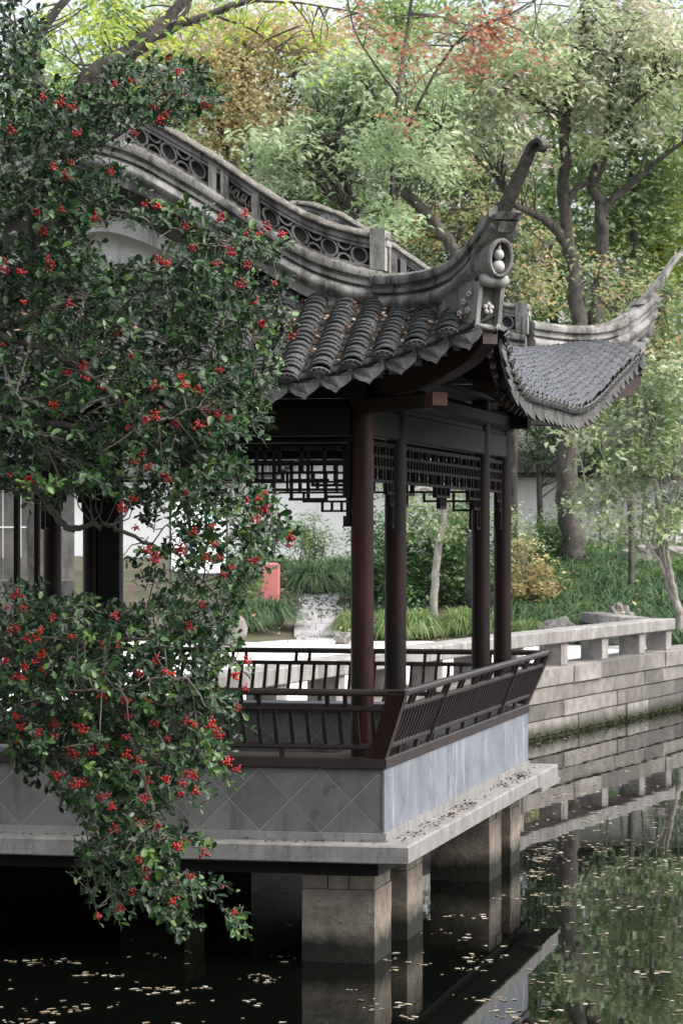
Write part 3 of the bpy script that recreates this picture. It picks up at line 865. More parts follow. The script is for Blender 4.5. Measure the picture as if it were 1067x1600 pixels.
def drip_mesh(mat, lean=.28, rnd_=False):
    top = [(-.108, .022), (-.075, -.012), (-.038, -.028), (0, -.033), (.038, -.028), (.075, -.012), (.108, .022)]
    bot = [(.116, -.03), (.104, -.072), (.066, -.104), (.030, -.122), (0, -.150), (-.030, -.122), (-.066, -.104), (-.104, -.072), (-.116, -.03)]
    if rnd_: bot = [(.112, -.03), (.104, -.07), (.082, -.105), (.045, -.128), (0, -.138), (-.045, -.128), (-.082, -.105), (-.104, -.07), (-.112, -.03)]
    o = top + bot
    f = lambda x, z, y: (x, y + .06 * (abs(x) / .1) ** 2 * -.4 - z * lean, z)
    m_ = MB(); m_.prism([f(x, z, .0) for x, z in o], [f(x, z, .016) for x, z in o]); return m_.mesh('drip_tile', mat)


DRIP = drip_mesh('drip'); DRIP_R = drip_mesh('drip', .04, True)
m_ = MB(); o = [(.086 * math.cos(R(t)), .086 * math.sin(R(t)) * .86 - .012) for t in range(5, 180, 14)]
m_.prism([(x, 0, z) for x, z in o], [(x, .014, z) for x, z in o])
m_.prism([(x * .62, .014, z * .62 + .005) for x, z in o], [(x * .55, .026, z * .55 + .005) for x, z in o])
for t in (30, 60, 90, 120, 150): m_.ball((.07 * math.cos(R(t)), .016, .07 * math.sin(R(t)) * .86 - .008), .009, 5, 4)
CAPT = m_.mesh('end_tile', 'drip')


def frame(side, a, o):
    p = skp(side, a, o); e = .01
    pd = (skp(side, a, o + e) - skp(side, a, o - e)).normalized()
    pa = (skp(side, a + e, o) - skp(side, a - e, o)).normalized()
    n_ = pa.cross(pd).normalized()
    if n_.z < 0: n_ = -n_; pa = -pa
    pa = pd.cross(n_).normalized()
    return p, pa, pd, n_


def fm(p, x, y, z): return Matrix(((x.x, y.x, z.x, p.x), (x.y, y.y, z.y, p.y), (x.z, y.z, z.z, p.z), (0, 0, 0, 1)))


SP = .226
def tiles(side, inner, single, stuffmat, step=.048):
    rows = []
    a0 = -.034 if side in 'FB' else .06
    alo, ahi = ((-W - .9, .86) if side in 'FB' else (-.7, LY + .86))
    ks = range(math.ceil((alo - a0) / SP), math.floor((ahi - a0) / SP) + 1)
    joined = MB(); val = MB()
    for k in ks:
        a = a0 + k * SP; o1 = eave_out(side, a); o0 = top_out(side, a, inner) + .02
        nt_ = max(2, int((o1 - o0) / step))
        ja = random.uniform(-.006, .006)
        for i in range(nt_ + 1):
            o = o1 - .045 - i * step + random.uniform(-.008, .008)
            if o < o0: break
            p, x, y, z = frame(side, a + ja + random.uniform(-.004, .004), o)
            rot = Matrix.Rotation(R(14 + random.uniform(-3, 3)), 4, 'X') @ Matrix.Rotation(R(random.uniform(-4, 4)), 4, 'Z')
            M = fm(p + z * .028, x, y, z) @ rot
            if single(a, o): link('roof_tile', COVER, dk[side], M)
            else:
                me = COVER; joined.add([M @ v.co for v in me.vertices], [tuple(q.vertices) for q in me.polygons])
        # end tile and the drip tile of the valley beside it
        p, x, y, z = frame(side, a, o1 - .01)
        if side in 'FR': link('end_tile', CAPT, dk[side], fm(p + z * .022 + y * .03, x, y, z))
        av = a + SP / 2
        if av > ahi or av < alo: continue
        p, x, y, z = frame(side, av, eave_out(side, av))
        yh = Vector((y.x, y.y, 0)).normalized(); xx = yh.cross(Vector((0, 0, 1)))
        # keep the drip plates upright but following the eave's rise
        xs = x; zz = xs.cross(yh).normalized()
        if zz.z < 0: zz = -zz
        if side in 'FR': link('drip_tile', DRIP if side == 'F' else DRIP_R, dk[side], fm(p + y * .02 + z * .012, xs, yh, zz) @ Matrix.Rotation(R(random.uniform(-4, 4)), 4, 'Y') @ Matrix.Rotation(R(random.uniform(-5, 5)), 4, 'X'))
        o1 = eave_out(side, av); o0 = top_out(side, av, inner); nt_ = int((o1 - o0) / .075)
        for i in range(nt_ + 1):
            o = o1 - .03 - i * .075
            p, x, y, z = frame(side, av, max(o, o0 + .01))
            q = []
            for yy, lift in ((-.05, .004), (.05, .016)):
                for t in (-1, -.5, 0, .5, 1): q.append(p + x * t * .085 + y * yy + z * (lift + .028 * t * t))
            for t in (-1, -.5, 0, .5, 1): q.append(p + x * t * .085 + y * .05 + z * (.002 + .028 * t * t))
            val.add(q, [(j, j + 1, j + 6, j + 5) for j in range(4)] + [(5 + j, 6 + j, 11 + j, 10 + j) for j in range(4)])
    if joined.v: joined.build('roof_tiles', stuffmat, dk[side], smooth=True)['kind'] = 'stuff'
    val.build('valley_tiles', 'tile_valley', dk[side], smooth='all')['kind'] = 'stuff'


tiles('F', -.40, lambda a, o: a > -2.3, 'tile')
tiles('R', .10, lambda a, o: False, 'tile_skytint')
tiles('B', -.40, lambda a, o: False, 'tile_skytint', .09)
tiles('L', .10, lambda a, o: False, 'tile_skytint', .09)
# long upper cover-tile rows of the side slopes (grazing view)
m_ = MB()
for k in range(29):
    y = .14 + k * SP
    if y > LY - .1: break
    for sgn in (1, -1):
        secs = []
        for i in range(0, 17):
            w = .12 + i / 16 * 2.05; x = -w if sgn > 0 else -W + w
            z = zcap(w) - .52
            secs.append([(x, y + .085 * math.cos(R(t)), z + .075 * math.sin(R(t))) for t in (0, 45, 90, 135, 180)])
        m_.sweep(secs, closed=False)
m_.build('upper_tile_rows', 'tile_skytint', PAV, smooth='all')['kind'] = 'stuff'

# rafters under the eaves
for side, rngv in (('F', (-W, 0)), ('R', (0, LY))):
    n = int((rngv[1] - rngv[0]) / .2)
    for i in range(n + 1):
        a = rngv[0] + (rngv[1] - rngv[0]) * i / n
        p = skp(side, a, oe(-1) - .06); q = skp(side, a, -.15 if side == 'F' else 0.0)
        p.z -= .125; q.z -= .125
        if side == 'R': q = Vector((-.15, a, q.z + .1))
        MB().bar(p, q, .055, .06).build('rafter', 'wood_red', dk[side])
    for i in range(9):          # fan rafters towards each raised corner
        f = (i + .6) / 9.5
        for end in ((0,) if side == 'F' else (0, 1)):
            if side == 'F': q0 = Vector((-.5 + .35 * f, .05, 4.42)); a = 0.0 + .86 * f
            elif end == 0: q0 = Vector((-.05, .5 - .35 * f, 4.42)); a = -.86 * f
            else: q0 = Vector((-.05, LY - .5 + .35 * f, 4.42)); a = LY + .86 * f
            p = skp(side, a, eave_out(side, a) - .06); p.z -= .125
            MB().bar(p, q0, .055, .06).build('rafter', 'wood_red', dk[side])

# ---- gables
for y, sg in ((.40, -1), (LY - .40, 1)):
    m_ = MB(); pts = []
    for i in range(-24, 25):
        x = -2.2 + i / 24 * 2.2; w = 2.2 - abs(i) / 24 * 2.2; pts.append((x, zcap(w) - .58))
    m_.prism([(-W, y, 4.45)] + [(x, y, z) for x, z in pts] + [(0, y, 4.45)], [(-W, y - sg * .1, 4.45)] + [(x, y - sg * .1, z) for x, z in pts] + [(0, y - sg * .1, 4.45)])
    gb = m_.build('gable', 'plaster', PAV)
    # white rake strip and dark strip above it imitating shade under the overhanging ridge
    for nm, mt, d0, d1, yo in (('rake_shade', 'gable_dark', -.60, -.82, .17), ('rake_strip', 'plaster', -.83, -.95, .13)):
        m_ = MB(); secs = []
        for i in range(-24, 25):
            x = -2.2 + i / 24 * 2.2; w = 2.2 - abs(i) / 24 * 2.2; z = zcap(w)
            z0, z1 = max(z + d0, 4.46), max(z + d1, 4.45)
            secs.append([(x, y + sg * yo, z0), (x, y + sg * yo, z1), (x, y - sg * .01, z1), (x, y - sg * .01, z0)])
        m_.sweep(secs); m_.build(nm, mt, gb)
    # relief scrolls
    for cx, dr in ((-1.62, 1), (-2.78, -1), (-2.0, 1), (-2.4, -1)):
        pts = []; rad = []
        for i in range(22):
            t = i / 21 * 4.2; r_ = .03 + .030 * t
            pts.append((cx + dr * (.10 - r_ * math.cos(t + 2.2) - .1), y + sg * .03, 5.09 + r_ * math.sin(t + 2.2) * .9)); rad.append(.014 + .009 * i / 21)
        m_ = MB(); m_.tube(pts, rad, 6); m_.build('scroll', 'plaster', gb, smooth='all')
    MB().box(-W + .45, -.45, y - .04, y + .04, 4.86, 4.985).build('gable_foot', 'gable_dark', gb)

# ---- ridges: profile offsets (half width, z below top)
PROF = [(.0, .012), (.07, .008), (.112, -.012), (.122, -.04), (.118, -.068), (.09, -.082), (.09, -.10), (.108, -.108), (.108, -.130), (.078, -.142), (.095, -.155), (.122, -.18), (.130, -.205), (.122, -.232), (.095, -.256), (.078, -.27)]


def section(c, side, ztop, zbot, scale=1.0):
    c = Vector(c); side = Vector(side); r = []
    for hw, dz in PROF: r.append(c + side * hw * scale + Vector((0, 0, max(ztop + dz, zbot + .01 * (1 + dz)) - c.z)))
    r.append(c + side * .078 * scale + Vector((0, 0, zbot - c.z)))
    lft = [c - (p - c).dot(side) * 2 * side + (p - c) for p in r[1:]]
    return r + lft[::-1]


CT = [(0, 4.94), (.13, 4.925), (.26, 4.915), (.40, 4.915), (.52, 4.925), (.68, 4.965), (.785, 5.025), (.89, 5.115), (.97, 5.20), (1.03, 5.275)]
S2 = 1 / math.sqrt(2)


def corner_set(cx, cy, sx, sy, lift):
    """ridge running out over a roof corner to the upswept horn; (cx,cy) column corner, (sx,sy) outward signs"""
    def P(e, s, z): return Vector((cx + sx * (e + s * S2), cy + sy * (e - s * S2), z + lift))
    sidev = Vector((sx * S2, -sy * S2, 0))
    secs = []
    for e, zt in smooth_path([(e, z, 0) for e, z in CT], 3) and [(q[0], q[1]) for q in smooth_path([(e, z, 0) for e, z in CT], 3)]:
        zb = zsk(e, e, .100 if cy < 1 else .152) - .08 if e > 0 else 4.6
        zb = min(zb, zt - .28)
        f_ = min(1, max(0, (e - .74) / .16)); bot = zb + (zt - .15 - zb) * f_ * f_
        p_ = P(e, 0, zt); secs.append(section(p_, sidev, p_.z, min(bot, p_.z - .15)))
    m_ = MB(); m_.sweep(secs); r = m_.build('corner_ridge', 'ridge', PAV, smooth=True)
    # horn: a rough flat tail that rises and curls over
    tail = smooth_path([(.95, 5.165, 0), (1.03, 5.262, 0), (1.10, 5.37, 0), (1.165, 5.48, 0), (1.225, 5.585, 0), (1.275, 5.655, 0), (1.325, 5.672, 0), (1.352, 5.635, 0), (1.33, 5.605, 0), (1.312, 5.622, 0)], 4)
    m_ = MB(); secs = []; nT = len(tail)
    for i, q in enumerate(tail):
        d = np.array(tail[min(i + 1, nT - 1)]) - np.array(tail[max(i - 1, 0)]); d = d / np.linalg.norm(d)
        th = .034 - .024 * (i / nT) ** .7; hw = .054 - .034 * (i / nT) ** .7
        th *= random.uniform(.85, 1.15)
        no = np.array([-d[1], d[0]])
        a = (q[0] + no[0] * th * .7, q[1] + no[1] * th); b_ = (q[0] - no[0] * th * .7, q[1] - no[1] * th)
        secs.append([P(a[0], hw, a[1]), P(a[0], -hw, a[1]), P(b_[0], -hw, b_[1]), P(b_[0], hw, b_[1])])
    m_.sweep(secs); m_.build('horn', 'horn_dark' if cy < 1 else 'ridge', r, smooth=True)
    # stepped blocks that carry the horn
    def blk(e0, e1, z0, z1, hw, name='horn_block', slope=.0):
        q = MB(); a = [P(e0, -hw, z0), P(e1, -hw, z0 + slope), P(e1, hw, z0 + slope), P(e0, hw, z0)]; b2 = [P(e0 + .03, -hw, z1), P(e1 + .03, -hw, z1 + slope), P(e1 + .03, hw, z1 + slope), P(e0 + .03, hw, z1)]
        q.prism(a, b2); q.build(name, 'ridge', r)
    blk(.90, 1.07, 5.155, 5.20, .095, slope=.035); blk(.88, 1.045, 5.085, 5.15, .07, slope=.025)
    # drum with an oval niche holding a gourd
    def oval(e, zc, ra, rz, n=20): return [P(e + .10 * (math.sin(2 * math.pi * i / n) * rz), ra * math.cos(2 * math.pi * i / n), zc + rz * math.sin(2 * math.pi * i / n)) for i in range(n)]
    m_ = MB(); m_.sweep([oval(.70, 4.80, .10, .12), oval(.84, 4.90, .10, .13), oval(.95, 4.935, .105, .135), oval(1.005, 4.94, .105, .135), oval(1.015, 4.94, .092, .122), oval(1.012, 4.94, .078, .108), oval(.95, 4.94, .074, .102)]); m_.build('niche_drum', 'ridge', r, smooth=True)
    m_ = MB(); m_.add(oval(.962, 4.94, .076, .104), [tuple(range(20))]); m_.build('niche_back', 'gable_dark', r)  # dark disc stands in for the shade inside the oval niche
    c1 = P(.985, 0, 4.885); c2 = P(.99, 0, 4.965)
    m_ = MB(); m_.ball(c1, .044, 12, 8); m_.ball(c2, .036, 12, 8); m_.tube([P(.992, 0, 4.985), P(.995, 0, 5.015), P(1.0, .004, 5.035)], [.02, .011, .004], 8); m_.build('gourd', 'relief', r, smooth='all')
    # neck roll
    m_ = MB(); m_.tube([P(.945, -.10, 4.80), P(.955, 0, 4.79), P(.945, .10, 4.80)], [.04, .05, .04], 10); m_.build('neck_roll', 'ridge', r, smooth='all')
    # lower niche with a flower between splayed wings
    q = MB(); hw = .085
    q.box(0, 0, 0, 0, 0, 0) if False else None
    q.prism([P(.66, -hw - .03, 4.44), P(.87, -hw, 4.50), P(.87, hw, 4.50), P(.66, hw + .03, 4.44)], [P(.66, -hw - .03, 4.775), P(.90, -hw, 4.775), P(.90, hw, 4.775), P(.66, hw + .03, 4.775)]); q.build('niche_back', 'gable_dark', r)  # dark colour stands in for shade in the lower niche
    for s in (-1, 1):
        q = MB(); q.prism([P(.62, s * .10, 4.44), P(.905, s * (hw + .02), 4.49), P(.905, s * (hw - .012), 4.49), P(.80, s * .03, 4.49)],
                          [P(.62, s * .10, 4.80), P(.94, s * (hw + .02), 4.79), P(.94, s * (hw - .012), 4.79), P(.80, s * .03, 4.80)]); q.build('niche_wing', 'ridge', r)
        q = MB()
        for fx_, fz_ in ((.82, 4.66), (.85, 4.60), (.79, 4.585), (.86, 4.71)):
            for t in range(5): q.ball(P(fx_ + .012 * math.cos(t * 1.257), s * (.108 + (.9 - fx_) * .14), fz_ + .014 * math.sin(t * 1.257)), .0105, 5, 4)
        q.build('relief_flower', 'relief', r, smooth='all')
    q = MB()
    for t in range(5): q.ball(P(.905, .027 * math.cos(t * 1.257 + .3), 4.615 + .027 * math.sin(t * 1.257 + .3)), .0185, 8, 5)
    q.ball(P(.918, 0, 4.615), .011, 6, 4); q.build('niche_flower', 'relief', r, smooth='all')
    q = MB(); q.tube([P(.88, -.115, 4.515), P(.92, -.06, 4.488), P(.945, 0, 4.478), P(.92, .06, 4.488), P(.88, .115, 4.515)], [.012, .020, .024, .020, .012], 8); q.build('niche_lip', 'ridge', r, smooth='all')
    # curved corner beam under the ridge, with its shaped end
    pts = smooth_path([(-.35, 4.17, 0), (.1, 4.16, 0), (.45, 4.20, 0), (.75, 4.31, 0), (.92, 4.44, 0)], 4); secs = []
    for q_ in pts: secs.append([P(q_[0], .06, q_[1] + .055), P(q_[0], -.06, q_[1] + .055), P(q_[0], -.06, q_[1] - .065), P(q_[0], .06, q_[1] - .065)])
    m_ = MB(); m_.sweep(secs); m_.build('corner_beam', 'wood_red', PAV, smooth=True)
    m_ = MB(); m_.bar(P(-.2, 0, 4.02), P(.43, 0, 4.02), .12, .11, c=.01); m_.build('corner_beam', 'wood_red', PAV)
    q = MB(); q.prism([P(.43, -.062, 3.965), P(.50, -.062, 3.985), P(.50, .062, 3.985), P(.43, .062, 3.965)], [P(.43, -.062, 4.075), P(.50, -.062, 4.075), P(.50, .062, 4.075), P(.43, .062, 4.075)]); q.build('beam_end', 'beam_end', PAV)


corner_set(0, 0, 1, -1, -.04); corner_set(0, LY, 1, 1, .11); corner_set(-W, 0, -1, -1, -.04); corner_set(-W, LY, -1, 1, .11)

# raking ridges over the gables with pierced panels
for yc, sg in ((.05, -1), (LY - .05, 1)):
    sd = Vector((0, 1, 0))
    for hs in (1, -1):
        X = (lambda w: -w) if hs > 0 else (lambda w: -W + w)
        secs = []
        for i in range(0, 31):
            w = i / 30 * 2.2; zt = zcap(w) - .27
            secs.append(section((X(w), yc, zt), sd, zt, zt - .34))
        m_ = MB(); m_.sweep(secs); r = m_.build('rake_ridge', 'ridge', PAV, smooth=True)
        # rough rounded capping + moulding
        secs = []; sec2 = []; sec3 = []
        for i in range(0, 45):
            w = -.03 + i / 44 * 2.23; z = zcap(max(0, w)); jj = random.uniform(-.006, .006)
            secs.append([(X(w), yc + .10 * math.cos(R(t)), z - .055 + (.055 + jj) * math.sin(R(t))) for t in (0, 30, 60, 90, 120, 150, 180)])
            sec2.append([(X(w), yc + .082, z - .056), (X(w), yc - .082, z - .056), (X(w), yc - .082, z - .10), (X(w), yc + .082, z - .10)])
            sec3.append([(X(w), yc + .01, z - .10), (X(w), yc - .01, z - .10), (X(w), yc - .01, z - .272), (X(w), yc + .01, z - .272)])
        m_ = MB(); m_.sweep(secs); m_.build('capping', 'ridge_cap', r, smooth='all')
        m_ = MB(); m_.sweep(sec2); m_.build('moulding', 'ridge', r)
        m_ = MB(); m_.sweep(sec3); m_.build('panel_back', 'gable_dark', r)
        # posts and end block
        for w, hw in ((.035, .055), (.93, .028), (1.16, .028), (1.25, .028), (1.86, .03), (1.93, .03)):
            z = zcap(w); e = .004 if w > .1 else .02
            q = MB(); q.prism([(X(w - hw), yc - .09 - e, zcap(w - hw) - .275), (X(w + hw), yc - .09 - e, zcap(w + hw) - .275), (X(w + hw), yc + .09 + e, zcap(w + hw) - .275), (X(w - hw), yc + .09 + e, zcap(w - hw) - .275)],
                              [(X(w - hw), yc - .09 - e, zcap(max(0, w - hw)) - (.10 if w > .1 else -.012)), (X(w + hw), yc - .09 - e, zcap(w + hw) - (.10 if w > .1 else -.012)), (X(w + hw), yc + .09 + e, zcap(w + hw) - (.10 if w > .1 else -.012)), (X(w - hw), yc + .09 + e, zcap(max(0, w - hw)) - (.10 if w > .1 else -.012))])
            q.build('ridge_post' if w > .1 else 'end_block', 'ridge', r)
        # frame strips along the panel edges
        for dz in (-.118, -.262):
            m_ = MB(); secs = []
            for i in range(0, 31):
                w = .09 + i / 30 * 2.1; z = zcap(w) + dz
                secs.append([(X(w), yc + .075, z + .012), (X(w), yc - .075, z + .012), (X(w), yc - .075, z - .012), (X(w), yc + .075, z - .012)])
            m_.sweep(secs); m_.build('frame_strip', 'ridge', r)
        # curved-tile tracery
        def ringp(w, dz, rad, a0, a1, n_=14, th=.014):
            q = MB(); secs = []
            for i in range(n_ + 1):
                t = R(a0 + (a1 - a0) * i / n_); cz = zcap(w) - .19 + dz
                sl = (zcap(w + .05) - zcap(max(0, w - .05))) / (.1 if w > .05 else .05 + w)
                def pt(rd):
                    dw = rd * math.cos(t); return dw, rd * math.sin(t) + sl * dw
                o_, i_ = pt(rad), pt(rad - th)
                secs.append([(X(w + o_[0]), yc - .068, cz + o_[1]), (X(w + o_[0]), yc + .068, cz + o_[1]), (X(w + i_[0]), yc + .068, cz + i_[1]), (X(w + i_[0]), yc - .068, cz + i_[1])])
            q.sweep(secs, cap=(abs(a1 - a0) < 359)); q.build('tracery_tile', 'ridge', r, smooth=True)
        for w0, w1 in ((.10, .90), (1.29, 1.83)):
            w = w0 + .075; flip = 0
            while w < w1 - .02:
                if flip % 2 == 0:
                    ringp(w, 0, .064, 0, 360, 18)
                    w += .108
                else:
                    ringp(w, -.064, .056, 0, 180); ringp(w, .064, .056, 180, 360)
                    w += .108
                flip += 1
        # carved flower panel
        q = MB()
        for (w, dz, s) in ((.98, -.02, .03), (1.01, .035, .024), (1.05, -.03, .034), (1.07, .03, .03), (1.11, -.01, .026), (1.10, .05, .02), (1.00, -.055, .022), (1.03, .0, .02)):
            q.ball((X(w), yc - .03, zcap(w) - .19 + dz), s, 7, 5, (1.25, 1.2, .7)); q.ball((X(w), yc + .03, zcap(w) - .19 + dz), s, 7, 5, (1.25, 1.2, .7))
        for i in range(6):
            w = .97 + i * .028; q.tube([(X(w), yc - .05, zcap(w) - .25), (X(w + .02), yc - .06, zcap(w) - .19), (X(w - .01), yc - .05, zcap(w) - .13)], [.006, .009, .005], 5)
        q.build('carved_flowers', 'ridge', r, smooth='all')

# ------------------------------------------------------------------ leaf litter lying on the roof valleys and the ledge
C = []; 
for k in range(-12, 4):
    a = -.034 + (k + .5) * SP; o1 = eave_out('F', a); o0 = top_out('F', a, -.1)
    for i in range(42):
        o = rng.uniform(min(o0, o1 - .06), o1 - .03); p = skp('F', a + rng.normal(0, .022), o); C.append((p.x, p.y, p.z + .055 + rng.uniform(0, .03)))
C = np.array(C); V, F, T = rand_leaves(C, .042, .1, .3, LEAF4, .55)
tag(link('roof_leaf_litter', npmesh('roof_leaf_litter', V, F, T, 'litter')), 'dry brown leaf litter caught between the roof tile rows', 'leaf litter', kind='stuff')
n = 210; yy = rng.uniform(-.15, 6.6, n); cl = rng.uniform(0, 6, 12); yy[:130] = cl[rng.integers(0, 12, 130)] + rng.normal(0, .16, 130)
C = np.stack([rng.uniform(.03, .17, n), np.clip(yy, -.2, 6.9), np.full(n, .876)], 1)
xx = rng.uniform(-4, 0, 60); C2 = np.stack([xx, rng.uniform(-.18, -.03, 60), np.full(60, .876)], 1)
V, F, T = rand_leaves(np.concatenate([C, C2]), .036, -.05, .75, LEAF4, .6)
tag(link('ledge_leaf_litter', npmesh('ledge_leaf_litter', V, F, T, 'litter_dark')), 'dark crumbled leaves scattered along the pavilion ledge', 'leaf litter', kind='stuff')

# ------------------------------------------------------------------ white garden wall with a tiled coping
gw = thing('garden_wall', atz(640, 67, 2.2), 'long white garden wall with dark tiled coping behind the planting', 'wall')
WD = 67.0
def wall_top(px):
    return 4.40 + .42 * math.exp(-((px - 505) / 55.0) ** 4)
xs = [-260 + i * 20 for i in range(84)]
m_ = MB(); a = [atz(p, WD, 1.6) for p in xs]; b_ = [atz(p, WD, wall_top(p)) for p in xs]
m_.sweep([[a[i], b_[i], (b_[i][0] + FW[0] * .35, b_[i][1] + FW[1] * .35, b_[i][2]), (a[i][0] + FW[0] * .35, a[i][1] + FW[1] * .35, a[i][2])] for i in range(len(xs))])
m_.build('wall_face', 'wall_white', gw)
m_ = MB(); secs = []
for p in xs:
    z = wall_top(p); q = [(-.32, .0), (-.30, .10), (.0, .58), (.35, .58), (.62, .10), (.62, 0)]
    secs.append([(atz(p, WD, 0)[0] + FW[0] * d, atz(p, WD, 0)[1] + FW[1] * d, z + h) for d, h in q])
m_.sweep(secs); cop = m_.build('coping', 'tile', gw)
i = 0; TR = arc_tile(.085, .62, .02, 1.0, 5).mesh('coping_tile', 'tile', smooth=True)
for k in range(150):
    px = 300 + k * 6.2
    if px > 1100: break
    p = Vector(atz(px, WD - .16, wall_top(px) + .34)); y = Vector((-FW[0] * .52, -FW[1] * .52, -.85)).normalized(); x = Vector((RT[0], RT[1], 0)); z = x.cross(y)
    if z.z < 0: x = -x; z = x.cross(y)
    link('coping_tile', TR, cop, fm(p, x, y, z))

# grey side wall seen through the hall on the left
sw = thing('corridor_wall', atz(0, 38, 1.0), 'weathered grey boarded wall seen through the pavilion at far left', 'wall')
for k in range(11):
    for r_ in range(4):
        a0, a1 = -190 + k * 28, -190 + (k + 1) * 28 - 1.2; z0, z1 = 1.0 + r_ * .72, 1.0 + (r_ + 1) * .72 - .02; dd = random.uniform(0, .03)
        p = [atz(a0, 38 + dd, z0), atz(a1, 38 + dd, z0), atz(a1, 38.2, z0), atz(a0, 38.2, z0)]
        q = MB(); q.prism(p, [(x, y, z1) for x, y, z in p]); q.build('wall_panel', 'wall_grey', sw)
q = MB(); p = [atz(-195, 37.8, 3.88), atz(122, 37.8, 3.88), atz(122, 38.6, 3.88), atz(-195, 38.6, 3.88)]; q.prism(p, [(x, y, 4.05) for x, y, z in p]); q.build('wall_cap', 'tile', sw)

# ------------------------------------------------------------------ rocks
def rock(px, D, w, h, label, zoff=0.0, zbase=None):
    z = (terr(px, D) if zbase is None else zbase) + zoff; b0 = Vector(atz(px, D, z)); m_ = MB(); n_, k_ = 16, 11
    ph = [random.uniform(0, 6.28) for _ in range(6)]
    m_.ball((0, 0, 0), 1, n_, k_)
    vs = []
    for v in m_.v:
        x, y, q = v; f = 1 + .30 * math.sin(3 * x + ph[0]) * math.cos(2.5 * q + ph[1]) + .2 * math.sin(5 * y + ph[2] + 3 * q) + .14 * math.sin(9 * x + ph[3]) * math.sin(8 * q + ph[4]) + random.uniform(-.06, .06)
        vs.append((b0.x + x * f * w / 2, b0.y + y * f * w * .4, b0.z + h * .42 + q * f * h * .55))
    m_.v = vs
    return tag(m_.build('rock', 'rock'), label, 'rock', 'garden rocks')


rock(970, 54.0, .50, .55, 'upright dark grey rock standing in the grass slope above the balustrade')
rock(872, 53.0, .75, .42, 'low pinkish boulder in lime grass behind the pavilion railing')
rock(352, 50.2, .7, .75, 'pale boulder beside the sedge mound left of the slab path', zbase=1.0)
rock(1030, 60.0, 1.3, .6, 'broad pale boulder lying under the bamboo')
rock(535, 52.3, .35, .25, 'small pebble-like rock at the paving edge beside the slab path', zbase=1.0)
rock(700, 60.0, 1.2, .9, 'grey boulder half hidden behind the glossy camellia leaves')

# ------------------------------------------------------------------ red bin and notice board
rb = thing('litter_bin', atz(422, 58.5, 1.45), 'pink-red boxy litter bin standing beside the sedge bank', 'litter bin')
c0 = Vector(atz(422, 58.5, 0)); x_ = Vector((RT[0], RT[1], 0)); y_ = Vector((FW[0], FW[1], 0))
def bx(cx, w, d, z0, z1, ch=.03):
    o = [(-w / 2 + ch, -d / 2), (w / 2 - ch, -d / 2), (w / 2, -d / 2 + ch), (w / 2, d / 2 - ch), (w / 2 - ch, d / 2), (-w / 2 + ch, d / 2), (-w / 2, d / 2 - ch), (-w / 2, -d / 2 + ch)]
    return [[cx + x_ * p + y_ * q + Vector((0, 0, z)) for p, q in o] for z in (z0, z1)]
z0 = terr(422, 58.5)
m_ = MB(); m_.sweep(bx(c0, .40, .40, z0 - .1, z0 + .80)); m_.build('bin_body', 'bin_red', rb)
m_ = MB(); m_.sweep([bx(c0, .42, .42, z0 + .80, 0)[0], bx(c0, .42, .42, z0 + .83, 0)[0], bx(c0, .36, .36, z0 + .855, 0)[0]]); m_.build('bin_lid', 'bin_red', rb)
nb = thing('notice_board', atz(325, 50.8, 1.0), 'white notice board with dark frame half hidden by berry branches', 'notice board')
c1 = Vector(atz(322, 50.8, 0)); 
def bb(u0, u1, z0, z1, d0, d1, name, mat):
    m_ = MB(); m_.prism([c1 + x_ * u0 + y_ * d0 + Vector((0, 0, z0)), c1 + x_ * u1 + y_ * d0 + Vector((0, 0, z0)), c1 + x_ * u1 + y_ * d1 + Vector((0, 0, z0)), c1 + x_ * u0 + y_ * d1 + Vector((0, 0, z0))],
                        [c1 + x_ * u0 + y_ * d0 + Vector((0, 0, z1)), c1 + x_ * u1 + y_ * d0 + Vector((0, 0, z1)), c1 + x_ * u1 + y_ * d1 + Vector((0, 0, z1)), c1 + x_ * u0 + y_ * d1 + Vector((0, 0, z1))]); return m_.build(name, mat, nb)
bb(-.62, .36, 2.35, 3.64, -.02, .02, 'board', 'board_white'); bb(-.66, .40, 3.64, 3.70, -.05, .05, 'top_rail', 'metal_dark')
bb(.36, .40, 1.0, 3.64, -.03, .03, 'post', 'metal_dark'); bb(-.66, -.62, 1.0, 3.64, -.03, .03, 'post', 'metal_dark'); bb(-.62, .36, 2.30, 2.35, -.04, .04, 'bottom_rail', 'metal_dark')
for u, z, w, h in ((-.10, 3.25, .20, .22), (.12, 3.28, .12, .28), (-.42, 2.9, .3, .3), (.05, 2.75, .32, .16)):
    bb(u, u + w, z, z + h, -.026, -.0205, 'print', 'board_print')

